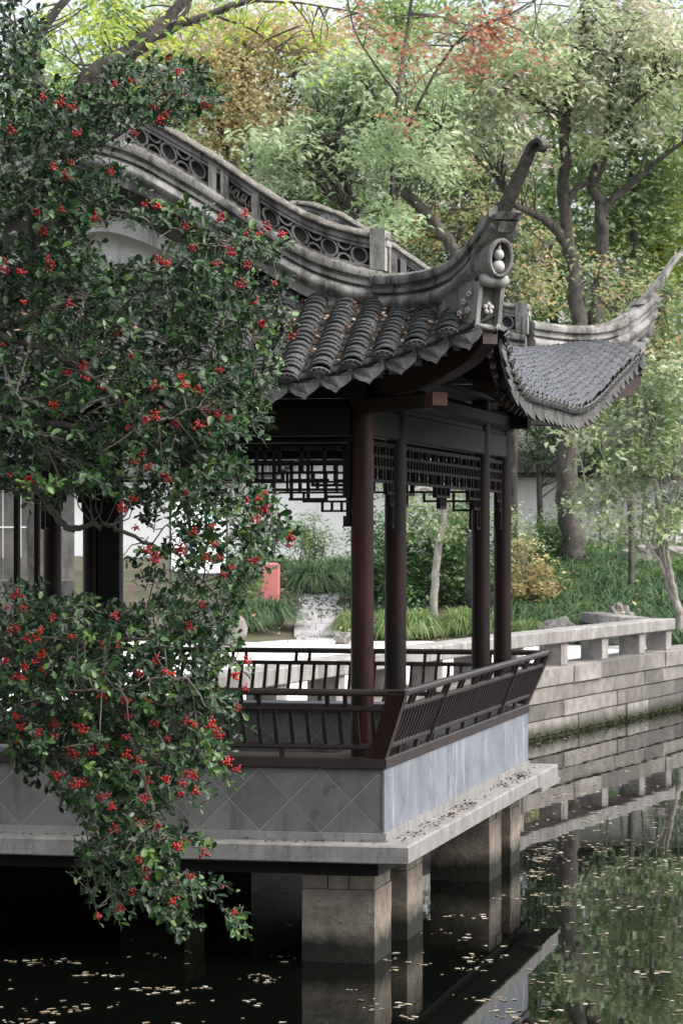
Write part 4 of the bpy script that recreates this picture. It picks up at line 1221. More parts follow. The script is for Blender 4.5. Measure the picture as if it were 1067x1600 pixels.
# ------------------------------------------------------------------ sedge clumps, grass
def sedge(px, D, w, h, n, mat, label, z=None, group='weeping sedge clumps', name='sedge_clump'):
    zb = terr(px, D) if z is None else z; b0 = np.array(atz(px, D, zb)); k = 5
    az = rng.uniform(0, 2 * np.pi, n); r0 = rng.uniform(0, .35, n) * w; L = rng.uniform(.7, 1.15, n); out = rng.uniform(.25, 1.0, n) * w * .55
    V = []; hw = .016
    ca, sa = np.cos(az), np.sin(az); wob = rng.normal(0, .05, n) * w
    sx_, sy_ = -sa, ca
    for i in range(k):
        t = i / (k - 1)
        rad = r0 * .6 + out * t ** 1.15; zz = h * L * ((2.1 * t - (1.15 + .95 * out / (w * .55)) * t * t) * (1.12 - .3 * out / (w * .55)) - .02)
        cx = b0[0] + ca * rad + sx_ * wob * t; cy = b0[1] + sa * rad * .8 + sy_ * wob * t
        for s in (-1, 1):
            ww = hw * (1 - .85 * t) * s
            V.append(np.stack([cx + sx_ * ww, cy + sy_ * ww, b0[2] + zz], 1))
    V = np.stack(V, 1).reshape(-1, 3)
    q = np.array([(2 * i, 2 * i + 1, 2 * i + 3, 2 * i + 2) for i in range(k - 1)])
    F = (q[None] + (np.arange(n) * 2 * k)[:, None, None]).reshape(-1, 4); T = np.repeat(rng.uniform(0, 1, n), 2 * k)
    o = link(name, npmesh(name, V, F, T, mat)); 
    return tag(o, label, 'sedge', group)


SEDGE = [(488, 61.0, 1.7, .85, 1500, 'sedge', 'wide dark green sedge mound above the step beside the red bin'),
         (535, 62.0, 1.5, .75, 1100, 'sedge', 'dark green sedge mound behind the step, close to the red column'),
         (415, 56.2, 1.6, .62, 1300, 'sedge', 'low sedge mound between the pale boulder and the slab path'),
         (375, 55.2, 1.3, .62, 900, 'sedge', 'sedge mound just behind the pale boulder'),
         (552, 54.6, 1.0, .68, 800, 'sedge_lime', 'lime sedge clump at the paving edge behind the nearest column'),
         (608, 54.2, 1.0, .66, 800, 'sedge_lime', 'lime sedge clump seen between the two near columns'),
         (652, 54.3, 1.05, .68, 800, 'sedge_lime', 'arching lime sedge clump left of the slim grey trunk'),
         (718, 54.4, 1.1, .68, 900, 'sedge_lime', 'arching lime sedge clump right of the slim grey trunk'),
         (765, 54.0, 1.0, .60, 800, 'sedge_lime', 'lime sedge clump seen between the two far columns'),
         (822, 53.2, 1.2, .50, 900, 'sedge_lime', 'bright lime sedge clump just right of the far column')]
for s_ in SEDGE: sedge(*s_)
# grass over the slope to the right
GP = []; n = 900
V_, F_, T_ = [], [], []; off = 0
px = rng.uniform(790, 1120, n); D = rng.uniform(52.0, 62.5, n); k = 5; hb = 14
P0 = np.array([atz(px[i], D[i], terr(px[i], D[i])) for i in range(n)])
P0 = np.repeat(P0, hb, 0) + np.concatenate([rng.normal(0, .10, (n * hb, 2)), np.zeros((n * hb, 1))], 1); N_ = n * hb
az = np.repeat(rng.uniform(0, 2 * np.pi, n), hb) * .3 + rng.normal(math.pi * 1.2, .8, N_); L = rng.uniform(.5, 1.05, N_)
ca, sa = np.cos(az), np.sin(az); VV = []
for i in range(k):
    t = i / (k - 1); rad = L * .85 * t ** 1.2; zz = L * .62 * (1.9 * t - 1.7 * t * t)
    for s in (-1, 1):
        ww = .017 * (1 - .85 * t) * s; VV.append(np.stack([P0[:, 0] + ca * rad - sa * ww, P0[:, 1] + sa * rad + ca * ww, P0[:, 2] + zz - .02], 1))
VV = np.stack(VV, 1).reshape(-1, 3); q = np.array([(2 * i, 2 * i + 1, 2 * i + 3, 2 * i + 2) for i in range(k - 1)])
FFa = (q[None] + (np.arange(N_) * 2 * k)[:, None, None]).reshape(-1, 4)
tag(link('grass', npmesh('grass', VV, FFa, np.repeat(np.clip(np.repeat(rng.uniform(0, 1, n), hb) * .6 + rng.uniform(0, .4, N_), 0, 1), 2 * k), 'sedge')), 'long arching grass covering the slope behind the balustrade', 'grass', kind='stuff')
# low groundcover under the shrubs
n = 7000; px = rng.uniform(340, 1000, n); D = rng.uniform(57, 66.5, n)
C = np.array([atz(px[i], D[i], terr(px[i], D[i]) + abs(rng.normal(0, .16))) for i in range(n)]); V, F, T = rand_leaves(C, .12, .2, .4)
tag(link('ground_cover', npmesh('ground_cover', V, F, T, 'deep_green')), 'dark low ground cover plants beneath the shrubs', 'ground cover', kind='stuff')

n = 2600; px = rng.uniform(905, 1120, n); D = rng.uniform(60.5, 66.5, n)
C = np.array([atz(px[i], D[i], terr(px[i], D[i]) + .03 + abs(rng.normal(0, .05))) for i in range(n)])
n2 = 900; px = rng.uniform(350, 1100, n2); D = rng.uniform(52.5, 62, n2)
C2 = np.array([atz(px[i], D[i], terr(px[i], D[i]) + rng.uniform(.1, .45)) for i in range(n2)])
V, F, T = rand_leaves(np.concatenate([C, C2[rng.uniform(size=n2) < .5]]), .11, .05, .6, LEAF4, .5)
tag(link('fallen_leaves', npmesh('fallen_leaves', V, F, T, 'litter')), 'brown fallen leaves lying under the bamboo and in the grass', 'leaf litter', kind='stuff')

# ------------------------------------------------------------------ shrubs
def shrub(name, label, px, D, ells, leaf, ln=.1, wr=.5, lai=3, clump=.16, stems=6, spread=.5, h=1.0, bark='twig', cat='shrub', tpl=LEAF4, droop=.2, group='garden shrubs'):
    b0 = np.array(atz(px, D, terr(px, D))); limbs = []
    for i in range(stems):
        e = ells[i % len(ells)]; tp = np.array(at(e[0] + rng.uniform(-.6, .6) * e[2], e[1] - rng.uniform(-.2, .5) * e[3], D + rng.uniform(-.3, .3)))
        mid = b0 * .5 + tp * .5 + rng.normal(0, .08, 3); limbs.append(([b0 + rng.normal(0, .05, 3) * np.array([1, 1, 0]), mid, tp], .025, .008))
    return make_tree(name, label, tuple(b0), limbs, ells, leaf, ln, wr, lai, clump, bark, cat, group, tpl, 6, 24, .8, droop, crown='foliage')


shrub('camellia_shrub', 'tall glossy green camellia shrub behind the slim grey trunk', 650, 58.5, [(640, 860, 60, 75, 58.5), (690, 840, 60, 80, 58.5), (650, 930, 60, 45, 58)], 'camellia', .13, .55, 3.2, .2)
shrub('camellia_shrub', 'glossy camellia shrub seen just left of the far columns', 735, 58.5, [(735, 860, 55, 80, 59), (740, 920, 50, 50, 58)], 'camellia', .13, .55, 3.2, .2)
shrub('camellia_shrub', 'glossy camellia shrub between the two near columns', 588, 59.5, [(590, 850, 45, 75, 59.5), (585, 920, 40, 40, 59)], 'camellia', .13, .55, 3.0, .2)
shrub('golden_shrub', 'yellow and orange autumn shrub right of the far columns', 822, 56.5, [(830, 895, 34, 46, 56.5), (808, 905, 34, 46, 56.5), (850, 915, 20, 28, 56.3), (818, 855, 18, 18, 56.8)], 'gold_shrub', .11, .5, 1.9, .13, 9)
shrub('pale_shrub', 'loose pale green shrub above the golden shrub', 800, 60, [(798, 815, 26, 34, 60), (815, 840, 20, 22, 60)], 'pale_green', .11, .5, 2.2, .18)
shrub('feathery_shrub', 'dark feathery shrub at the foot of the big mottled trunk', 870, 61, [(875, 850, 45, 40, 61), (862, 835, 35, 26, 61), (900, 880, 35, 25, 61)], 'mid_green', .10, .25, 3.0, .22, 8)
shrub('fern_shrub', 'dark feathery shrub on the slope below the bamboo', 955, 60.5, [(950, 895, 40, 22, 60.5), (985, 900, 30, 18, 60.3)], 'deep_green', .16, .22, 2.2, .2, 6)
shrub('fern_shrub', 'dark feathery shrub at the right edge below the pale tree', 1040, 58, [(1035, 905, 35, 25, 58), (1070, 895, 25, 30, 58)], 'mid_green', .16, .22, 2.0, .2, 6)
shrub('nandina_shrub', 'airy green shrub against the white wall above the sedge', 478, 63.5, [(475, 830, 40, 25, 63.5), (480, 860, 30, 20, 63.5), (500, 845, 22, 18, 63.5)], 'mid_green', .10, .35, 2.2, .16, 8)
shrub('low_hedge', 'low dark clipped planting along the foot of the white wall', 490, 64.8, [(450, 880, 50, 14, 64.8), (520, 882, 50, 14, 64.8), (400, 880, 40, 18, 64.8)], 'mid_green', .09, .4, 3.5, .12, 4)
shrub('leaning_shrub', 'bushy green shrub behind the berry branches left of the bin', 375, 57.5, [(375, 915, 30, 35, 57.5), (350, 900, 25, 35, 57.5)], 'mid_green', .10, .45, 2.5, .14)

# ------------------------------------------------------------------ trees
def B(px, D, z=None): return atz(px, D, terr(px, D) - .1 if z is None else z)
make_tree('crape_tree', 'slim grey-trunked tree with knotted pruned top behind the pavilion', B(678, 54.6), [
    ([B(678, 54.6), at(677, 940, 54.6), at(684, 860, 54.6), at(694, 800, 54.6), at(690, 770, 54.6)], .085, .065),
    ([at(694, 800, 54.6), at(705, 770, 54.6), at(722, 752, 54.5), at(716, 735, 54.5)], .055, .03),
    ([at(690, 775, 54.6), at(660, 762, 54.6), at(640, 768, 54.5), at(615, 758, 54.5)], .05, .02),
    ([at(712, 760, 54.6), at(735, 768, 54.6), at(748, 750, 54.6)], .035, .015),
    ([at(690, 772, 54.6), at(688, 740, 54.6), at(670, 715, 54.6)], .05, .02)],
    [(640, 800, 45, 45, 54.6), (720, 800, 45, 45, 54.6), (690, 830, 40, 35, 54.8), (620, 770, 35, 30, 54.6), (745, 790, 25, 40, 54.8)], 'pale_green', .10, .55, 1.1, .16, 'bark_pale', twigs=8)
make_tree('mottled_tree', 'big twin-stemmed tree with mottled trunk and grey-green crown behind the far roof corner', B(900, 60.5), [
    ([B(905, 60.5), at(893, 830, 60.5), at(884, 720, 60.5), at(893, 600, 60.5), at(904, 500, 60.5), at(893, 400, 60.5), at(880, 300, 60.5), at(884, 200, 60), at(905, 100, 60), at(915, -30, 60)], .30, .07),
    ([at(892, 640, 60.5), at(918, 560, 60.6), at(932, 480, 60.6), at(938, 400, 60.6), at(938, 330, 60.6), at(925, 280, 60.6), at(950, 200, 60.6), at(965, 60, 60)], .24, .06),
    ([at(894, 405, 60.5), at(868, 358, 60.4), at(830, 332, 60), at(800, 318, 59.5), at(775, 280, 59.5)], .14, .04),
    ([at(938, 335, 60.6), at(965, 305, 60.5), at(1005, 270, 60.3), at(1075, 215, 60)], .12, .04),
    ([at(884, 320, 60.5), at(905, 290, 60.5), at(930, 285, 60.4), at(948, 240, 60)], .09, .04),
    ([at(884, 200, 60), at(840, 160, 59.5), at(780, 130, 59)], .08, .03),
    ([at(950, 210, 60.6), at(1000, 150, 60), at(1060, 120, 60)], .07, .03)],
    [(800, 90, 110, 80, 59), (930, 60, 120, 80, 60), (1030, 90, 80, 90, 60), (880, 160, 80, 50, 60), (760, 190, 90, 55, 58.5), (990, 180, 70, 40, 60), (830, 240, 45, 30, 59), (700, 130, 60, 60, 58.5), (905, 230, 50, 20, 60)], 'grey_green', .20, .40, 3.2, .30, twigs=40, per=70)
make_tree('camphor_tree', 'leaning grey-limbed tree with cool green leaves above the near roof ridge', B(745, 57), [
    ([B(745, 57), at(742, 700, 57), at(738, 560, 57), at(732, 450, 57), at(712, 395, 57), at(690, 362, 57), at(650, 315, 57), at(622, 285, 57), at(600, 220, 56.5), at(570, 130, 56)], .22, .05),
    ([at(668, 335, 57), at(625, 300, 56.8), at(598, 322, 56.6), at(565, 340, 56.5), at(530, 320, 56)], .13, .04),
    ([at(622, 285, 57), at(660, 230, 56.6), at(690, 200, 56.4)], .09, .04),
    ([at(565, 340, 56.5), at(530, 270, 56), at(480, 220, 55.5)], .08, .03)],
    [(470, 215, 75, 50, 55.5), (560, 245, 80, 60, 56), (540, 150, 75, 60, 56), (640, 180, 80, 70, 56), (450, 275, 50, 35, 56), (660, 260, 60, 40, 56.4), (600, 90, 60, 50, 56), (420, 240, 40, 30, 55.5), (615, 215, 50, 50, 53.8), (600, 340, 45, 40, 54.2), (560, 400, 60, 40, 56)], 'camphor', .19, .38, 3.2, .29, twigs=34, per=70)
make_tree('tan_tree', 'soft tan and amber autumn tree above the roof at the upper left', B(395, 74, 2.2), [
    ([B(395, 74, 2.2), at(398, 700, 74), at(400, 400, 74), at(395, 250, 74), at(380, 60, 74)], .25, .06), ([at(398, 330, 74), at(440, 200, 74), at(470, 80, 74)], .12, .04), ([at(398, 330, 74), at(350, 220, 74), at(310, 100, 74)], .12, .04)],
    [(380, 120, 90, 80, 74), (300, 70, 70, 60, 74), (450, 60, 80, 60, 74), (350, 200, 60, 50, 74), (420, 190, 50, 40, 74), (520, 70, 60, 50, 74), (250, 160, 60, 60, 74)], 'tan_maple', .16, .5, 3.4, .36, twigs=20, per=50)
make_tree('lime_tree', 'slanting dark-limbed tree with yellow-green leaves at the upper left', B(55, 34, 1.0), [
    ([B(55, 34, 1.0), at(70, 700, 34), at(90, 350, 34), at(118, 160, 34), at(150, 108, 34), at(210, 82, 34), at(250, 52, 34), at(330, 22, 34), at(430, -12, 34)], .16, .035),
    ([at(118, 150, 34), at(180, 95, 34.2), at(225, 62, 34.3), at(265, 25, 34.4), at(310, -25, 34.5)], .13, .06),
    ([at(100, 260, 34), at(60, 120, 34), at(60, 60, 34), at(110, -10, 34)], .10, .05),
    ([at(250, 52, 34), at(290, 20, 34), at(300, -10, 34)], .04, .02), ([at(330, 22, 34), at(400, 50, 33.8), at(440, 90, 33.7)], .02, .01), ([at(400, 2, 34), at(470, 5, 33.8), at(560, 20, 33.7)], .02, .008)],
    [(160, 35, 70, 35, 34), (90, 60, 45, 45, 34.5), (260, 85, 60, 28, 34), (200, 70, 70, 40, 35), (430, 25, 90, 20, 33.8), (130, 130, 50, 25, 34), (500, 60, 40, 30, 33.7), (330, 50, 60, 20, 34)], 'lime', .13, .42, 1.2, .22, twigs=12)
make_tree('red_maple', 'dark red and orange maple with drooping sprays over the roof', B(617, 55.2), [
    ([B(617, 55.2), at(616, 800, 55.2), at(618, 500, 55.2), at(612, 300, 55.2), at(622, 150, 55), at(640, 20, 55), at(660, -60, 55)], .07, .03),
    ([at(614, 260, 55.2), at(660, 150, 54), at(720, 60, 53), at(800, 20, 52.5), at(850, -10, 52.5)], .04, .012),
    ([at(622, 150, 55), at(560, 60, 54), at(540, -10, 53.5)], .03, .012), ([at(640, 20, 55), at(700, 30, 53), at(760, 70, 52.5)], .025, .01), ([at(700, 90, 53), at(650, 130, 52.5), at(632, 190, 52.5)], .015, .006)],
    [(640, 60, 45, 34, 53), (720, 40, 60, 30, 52.5), (800, 40, 50, 30, 52.5), (690, 95, 60, 20, 52.5), (640, 105, 35, 14, 52.5), (632, 185, 20, 22, 52.5), (570, 20, 30, 22, 53), (760, 85, 40, 18, 52.3), (840, 75, 22, 18, 52.5)], 'red_maple', .14, 1.0, 2.4, .22, tpl=LEAFM, twigs=5)
make_tree('bright_tree', 'bright yellow-green tree at the right edge beyond the big trunk', B(1040, 84, 2.4), [
    ([B(1040, 84, 2.4), at(1040, 600, 84), at(1030, 400, 84), at(1035, 250, 84)], .25, .08)],
    [(1030, 330, 60, 70, 84), (1065, 260, 50, 70, 84), (1000, 400, 50, 50, 84), (1075, 400, 40, 60, 84)], 'lime', .24, .45, 3.0, .4, twigs=8)
make_tree('spotted_tree', 'mixed green and orange young tree between the two roof horns', B(800, 65, 2.4), [
    ([B(800, 65, 2.4), at(800, 600, 65), at(790, 420, 65), at(770, 320, 65)], .13, .05), ([at(795, 480, 65), at(840, 420, 65), at(870, 370, 65)], .06, .02), ([at(790, 420, 65), at(700, 380, 65), at(650, 360, 65)], .06, .02)],
    [(760, 330, 60, 45, 65), (680, 370, 60, 45, 65), (830, 450, 40, 50, 64), (640, 340, 40, 40, 65), (735, 265, 50, 30, 65), (850, 380, 35, 40, 66)], 'orange_mix', .16, .5, 2.2, .3, twigs=14)
make_tree('spotted_tree', 'thin tree with orange-tipped sprays beside the far roof horn', B(985, 57), [
    ([B(985, 57), at(985, 700, 57), at(975, 560, 57), at(960, 470, 57)], .07, .03), ([at(978, 580, 57), at(1020, 500, 57), at(1050, 460, 57)], .035, .012), ([at(965, 500, 57), at(930, 450, 57), at(960, 400, 57)], .03, .01)],
    [(960, 470, 55, 40, 57), (1000, 430, 45, 25, 57), (1040, 480, 40, 40, 57), (930, 420, 35, 25, 57), (1030, 550, 50, 40, 57)], 'orange_mix', .14, .5, 1.2, .26, twigs=14)
make_tree('pale_tree', 'small multi-stemmed tree with pale green leaves behind the balustrade corner', B(1060, 52.3), [
    ([B(1062, 52.3), at(1062, 965, 52.3), at(1050, 930, 52.3), at(1036, 880, 52.3), at(1030, 800, 52.3), at(1012, 700, 52.2), at(1000, 610, 52)], .10, .03),
    ([at(1056, 940, 52.3), at(1048, 900, 52.2), at(1040, 850, 52.2), at(1046, 790, 52.2), at(1065, 740, 52)], .06, .02),
    ([at(1042, 910, 52.3), at(1020, 862, 52), at(985, 838, 52), at(940, 830, 51.8)], .035, .012),
    ([at(1020, 740, 52.2), at(960, 700, 52), at(890, 670, 51.8)], .03, .01), ([at(1030, 800, 52.3), at(975, 780, 52), at(920, 800, 51.8)], .025, .01)],
    [(960, 715, 65, 45, 52), (1010, 640, 60, 60, 52), (895, 670, 35, 25, 51.8), (1000, 815, 65, 35, 52), (925, 790, 40, 22, 51.8), (1050, 720, 35, 60, 52), (930, 640, 40, 30, 52), (1040, 590, 40, 40, 52), (1040, 830, 40, 30, 52), (970, 770, 40, 25, 52)], 'pale_green', .15, .5, 2.5, .24, 'bark_pale', twigs=12)
make_tree('wall_tree', 'dark evergreen overhanging the tiled coping of the white wall', B(845, 66.0, 2.4), [
    ([B(845, 66.0, 2.4), at(842, 760, 66), at(838, 650, 66)], .1, .04)],
    [(840, 690, 40, 40, 66), (860, 620, 50, 50, 66.5), (820, 600, 40, 50, 66.5), (960, 700, 60, 60, 66), (1040, 690, 60, 70, 66), (990, 620, 70, 50, 66.5), (1060, 790, 40, 40, 66)], 'deep_green', .13, .3, 2.3, .24, twigs=10)
# bamboo culms in front of the wall, right
for i, (px, lean, D) in enumerate(((936, 2, 63), (952, -3, 63.4), (966, 4, 63.2), (984, -2, 63.6), (1000, 3, 63.1), (1018, 5, 63.5), (1034, -4, 63), (1052, 3, 63.3), (1064, 6, 63.6))):
    t = thing('bamboo', B(px, D), ('%s bamboo culm of the row before the wall, counted from the mottled trunk' % ['first', 'second', 'third', 'fourth', 'fifth', 'sixth', 'seventh', 'eighth', 'last'][i]), 'bamboo', 'bamboo culms before the white wall')
    z0 = terr(px, D); m_ = MB(); pts = []; rad = []
    for j in range(26):
        z = z0 + j * .22; p = atz(px + lean * j * .35 + .02 * lean * j * j * .3, D, z)
        for dz, rr_ in ((0, .030), (.012, .026), (.2, .026)):
            pts.append((p[0], p[1], z + dz)); rad.append(rr_ * (1 - j / 40))
    m_.tube(pts, rad, 7); m_.build('culm', 'culm', t, smooth='all')
    q = np.array([atz(px + lean * j * .35 + .006 * lean * j * j, D, z0 + j * .22) for j in range(10, 26)])
    C = q[rng.integers(0, 16, 420)] + rng.normal(0, 1, (420, 3)) * np.array([.35, .35, .2]); V, F, T = rand_leaves(C, .2, .7, .6, LEAF4, .16)
    link('foliage', npmesh('foliage', V, F, T, 'mid_green'), t)['kind'] = 'stuff'
# evergreen trees closing the view beyond the wall
BACKT = [(-120, 92, 'far_dark'), (40, 96, 'far_green'), (180, 90, 'far_green'), (330, 95, 'far_green'), (480, 88, 'far_dark'), (620, 94, 'far_green'), (740, 86, 'far_dark'), (860, 92, 'far_green'), (985, 82, 'far_dark'), (1100, 90, 'far_green'), (1230, 88, 'far_dark')]
ORD = ['first', 'second', 'third', 'fourth', 'fifth', 'sixth', 'seventh', 'eighth', 'ninth', 'tenth', 'last']
for i, (px, D, mt) in enumerate(BACKT):
    zt = 70 + 70 * math.sin(i * 2.1)
    make_tree('evergreen_tree', 'tall green tree beyond the wall, %s of the far row from the left' % ORD[i], B(px, D, 2.4), [([B(px, D, 2.4), at(px + 5, 600, D), at(px, zt, D)], .28, .08)],
              [(px, zt + 120, 105, 130, D), (px - 50, zt + 250, 90, 110, D), (px + 50, zt + 240, 90, 110, D), (px, zt + 360, 110, 90, D), (px + 20, zt, 80, 90, D), (px - 10, zt + 470, 100, 80, D)], mt, .28, .45, 2.4, .5, group='trees beyond the wall', twigs=4, per=40)

# ------------------------------------------------------------------ the red-berried holly reaching in from the left bank
HD = 14.5
holly = thing('holly_tree', at(-650, 0, 13.5)[:2] + (1.0,), 'glossy dark green holly tree hung with clusters of red berries', 'tree')
def hp(px, py, dd=0.0): return np.array(at(px, py, HD + dd))
HL = [([np.array(at(-650, 0, 13.5)[:2] + (.8,)), hp(-520, 1250, -.6), hp(-350, 1000, -.3), hp(-200, 800), hp(-100, 650), hp(-20, 520, .2), hp(60, 380, .2), hp(100, 250, .1), hp(120, 150, 0)], .09, .014),
      ([hp(-350, 1000, -.3), hp(-150, 1000), hp(0, 1020, .1), hp(120, 1050, 0), hp(200, 1150, -.2), hp(240, 1270, -.3), hp(270, 1350, -.2), hp(310, 1420, -.1)], .045, .005),
      ([hp(-100, 650), hp(50, 760, .2), hp(105, 825, .1), hp(150, 820, 0), hp(200, 835, 0), hp(290, 880, .1), hp(350, 950, .1)], .028, .005),
      ([hp(-100, 650), hp(60, 660, -.2), hp(180, 680, -.1), hp(270, 700, 0), hp(340, 750, .1), hp(425, 800, .2)], .026, .004),
      ([hp(-20, 520, .2), hp(100, 560, -.3), hp(200, 640, -.55), hp(240, 654, -.6), hp(275, 648, -.6), hp(312, 633, -.6)], .018, .005),
      ([hp(-20, 520, .2), hp(120, 470, 0), hp(230, 450, -.1), hp(330, 385, -.2), hp(425, 392, -.2)], .022, .004),
      ([hp(60, 380, .2), hp(150, 330, 0), hp(250, 350, -.1), hp(335, 375, -.1)], .016, .004),
      ([hp(100, 250, .1), hp(180, 215, 0), hp(250, 150, -.1), hp(320, 130, -.1)], .014, .004),
      ([hp(60, 380, .2), hp(15, 220, .1), hp(25, 40, 0)], .018, .006),
      ([hp(0, 1020, .1), hp(110, 1010, -.2), hp(200, 1000, -.3), hp(300, 1000, -.2), hp(365, 1010, -.1)], .016, .004),
      ([hp(-20, 520, .2), hp(180, 570, .1), hp(330, 560, 0), hp(425, 575, 0)], .018, .004),
      ([hp(120, 1050, 0), hp(220, 1095, -.1), hp(300, 1110, -.1), hp(350, 1150, -.1)], .012, .004),
      ([hp(120, 1050, 0), hp(60, 1130, -.2), hp(90, 1190, -.3), hp(130, 1280, -.2), hp(152, 1420, -.2)], .012, .003),
      ([hp(60, 1085, -.5), hp(118, 1078, -.75), hp(180, 1080, -.7), hp(240, 1062, -.7), hp(295, 1060, -.7)], .008, .004),
      ([hp(10, 590, -.6), hp(30, 630, -.7), hp(50, 670, -.6), hp(70, 700, -.5)], .007, .004)]
skel = []
for i, (pts, r0, r1) in enumerate(HL):
    p = smooth_path(pts, 7); k = len(p); p = [q + rng.normal(0, .008, 3) for q in p]
    m_ = MB(); m_.tube(p, [r0 + (r1 - r0) * (j / (k - 1)) ** .7 for j in range(k)], 8)
    m_.build('trunk' if i == 0 else 'branch', 'twig', holly, smooth='all'); skel += p[k // 4:]
SKL = np.array(skel)
ZON = [(25, 60, 40, 75, 62), (15, 160, 55, 60, 60), (235, 115, 80, 26, 50), (300, 150, 35, 25, 26), (255, 170, 50, 22, 24), (190, 160, 60, 35, 34), (110, 170, 60, 45, 48), (60, 250, 80, 65, 95), (165, 215, 40, 25, 10), (150, 300, 75, 40, 40), (255, 335, 55, 20, 16), (330, 385, 60, 40, 34), (405, 385, 40, 28, 20),
       (70, 360, 90, 70, 95), (80, 450, 110, 70, 130), (230, 470, 90, 55, 84), (330, 465, 65, 50, 50), (400, 480, 45, 50, 36), (110, 560, 125, 70, 150), (290, 560, 90, 60, 90), (385, 575, 45, 45, 34), (110, 650, 120, 60, 130), (270, 655, 85, 55, 80), (350, 640, 45, 45, 38), (395, 655, 25, 25, 8),
       (70, 730, 95, 40, 78), (220, 735, 100, 45, 85), (330, 730, 45, 40, 34), (300, 800, 70, 35, 40), (395, 800, 45, 38, 36), (430, 845, 30, 25, 13), (350, 860, 60, 30, 26), (270, 880, 60, 40, 26), (380, 885, 30, 22, 10), (310, 950, 60, 45, 40), (250, 960, 50, 30, 20), (340, 1010, 35, 45, 26),
       (40, 950, 60, 40, 30), (110, 965, 80, 35, 50), (60, 1030, 95, 50, 95), (190, 1020, 80, 50, 84), (280, 1030, 60, 45, 40), (50, 1120, 75, 50, 76), (170, 1100, 90, 50, 90), (280, 1100, 60, 40, 42), (340, 1120, 35, 45, 24), (110, 1180, 80, 35, 55), (210, 1180, 80, 45, 64), (300, 1170, 40, 30, 15), (350, 1195, 25, 18, 6),
       (190, 1240, 70, 40, 52), (280, 1230, 35, 25, 12), (110, 1235, 25, 25, 7), (205, 1300, 55, 40, 38), (280, 1320, 35, 25, 12), (230, 1360, 50, 40, 28), (310, 1380, 40, 18, 9), (190, 1400, 25, 30, 10), (270, 1420, 35, 25, 13), (360, 1435, 22, 14, 5), (140, 1370, 18, 50, 8), (150, 1330, 25, 25, 6)]
shC = []
for cx, cy, rx, ry, n in ZON:
    for _ in range(int(n * 1.15)):
        a = rng.uniform(0, 2 * math.pi); r_ = math.sqrt(rng.uniform(0, 1.15))
        shC.append((cx + rx * r_ * math.cos(a), cy + ry * r_ * math.sin(a), rng.normal(0, .42)))
tw = MB(); LC, LA, LU, LL, LT = [], [], [], [], []
rt3 = np.array([RT[0], RT[1], 0]); fw3 = np.array([FW[0], FW[1], 0]); up3 = np.array([0, 0, 1.0])
for (px, py, dd) in shC:
    base = hp(px, py, dd); hang = min(1, max(0, (py - 900) / 400))
    dr = rt3 * rng.normal(.55, .6) + fw3 * rng.normal(-.25, .55) + up3 * rng.normal(.35 - .95 * hang, .45); dr /= np.linalg.norm(dr)
    L = rng.uniform(.09, .20); nl = rng.integers(7, 14); bend = np.array([0, 0, -.25 * L])
    tipp = base + dr * L * .5 + bend * .3; st = base - dr * L * .5
    pts = [st + dr * L * t + bend * t * t for t in (0, .33, .66, 1)]
    j = np.argmin(((SKL - st) ** 2).sum(1)); dist = np.linalg.norm(SKL[j] - st)
    if dist < .38 and rng.uniform() < .3:
        mid = (SKL[j] + st) / 2 + rng.normal(0, .02, 3); tw.tube([SKL[j], mid] + pts, [.0042, .0036, .003, .0024, .0018, .0012], 4, cap=False)
    else: tw.tube(pts, [.0028, .0022, .0017, .001], 4, cap=False)
    ph = rng.uniform(0, 6.28); s1 = np.cross(dr, up3 + rng.normal(0, .1, 3)); s1 /= np.linalg.norm(s1); s2 = np.cross(s1, dr)
    tb = np.clip(rng.normal(.45, .2), 0, 1)
    for i in range(nl):
        t = (i + .6) / nl; a = ph + i * 2.4; o = s1 * math.cos(a) + s2 * math.sin(a)
        ax = o * .85 + dr * (.35 + .5 * t) + up3 * -.08 + rng.normal(0, .12, 3)
        LC.append(st + dr * L * t + bend * t * t); LA.append(ax)
        LU.append(up3 * .9 + dr * .25 - o * .3 - fw3 * .35 + rng.normal(0, .38, 3)); LL.append(rng.choice([.028, .038, .047, .056, .066], p=[.2, .32, .28, .15, .05]) * rng.uniform(.85, 1.15) * (1 if t < .85 else .8)); LT.append(np.clip(tb + rng.normal(0, .14) + (.25 if t > .85 else 0), 0, 1))
tw.build('twigs', 'twig', holly, smooth='all')['kind'] = 'stuff'
LC, LA, LU, LL, LT = map(np.array, (LC, LA, LU, LL, LT))
dep = (LC[:, 0] - CAMX) * FW[0] + (LC[:, 1] - CAMY) * FW[1]; xc_ = (LC[:, 0] - CAMX) * RT[0] + (LC[:, 1] - CAMY) * RT[1]
ppx = 533.5 + xc_ / dep * FPX; ppy = HOR - (LC[:, 2] - CAMZ) / dep * FPX
An = norm(LA); Sn = norm(np.cross(LU, An)); Nn = np.cross(An, Sn); face = np.abs(Nn @ fw3)
score = np.where((ppx > 5) & (ppx < 1060) & (ppy > 5) & (ppy < 1595), face * LL * 20 - (dep - HD) * .9, -9)
single = np.argsort(-score)[:300]; rest = np.setdiff1d(np.arange(len(LC)), single)
V, F, T = leaves(LC[rest], LA[rest], LU[rest], LL[rest], LL[rest] * .62, LT[rest], LEAFH)
link('foliage', npmesh('foliage', V, F, T, 'holly_leaf', smooth=True), holly)['kind'] = 'stuff'
LM = []
for i in range(6):
    V, F, T = leaves(np.zeros((1, 3)), np.array([[1., 0, 0]]), np.array([[0, 0, 1.]]), np.array([1.]), np.array([.62]), np.array([(i + .5) / 6]), LEAFH)
    LM.append(npmesh('leaf', V, F, T, 'holly_leaf', smooth=True))
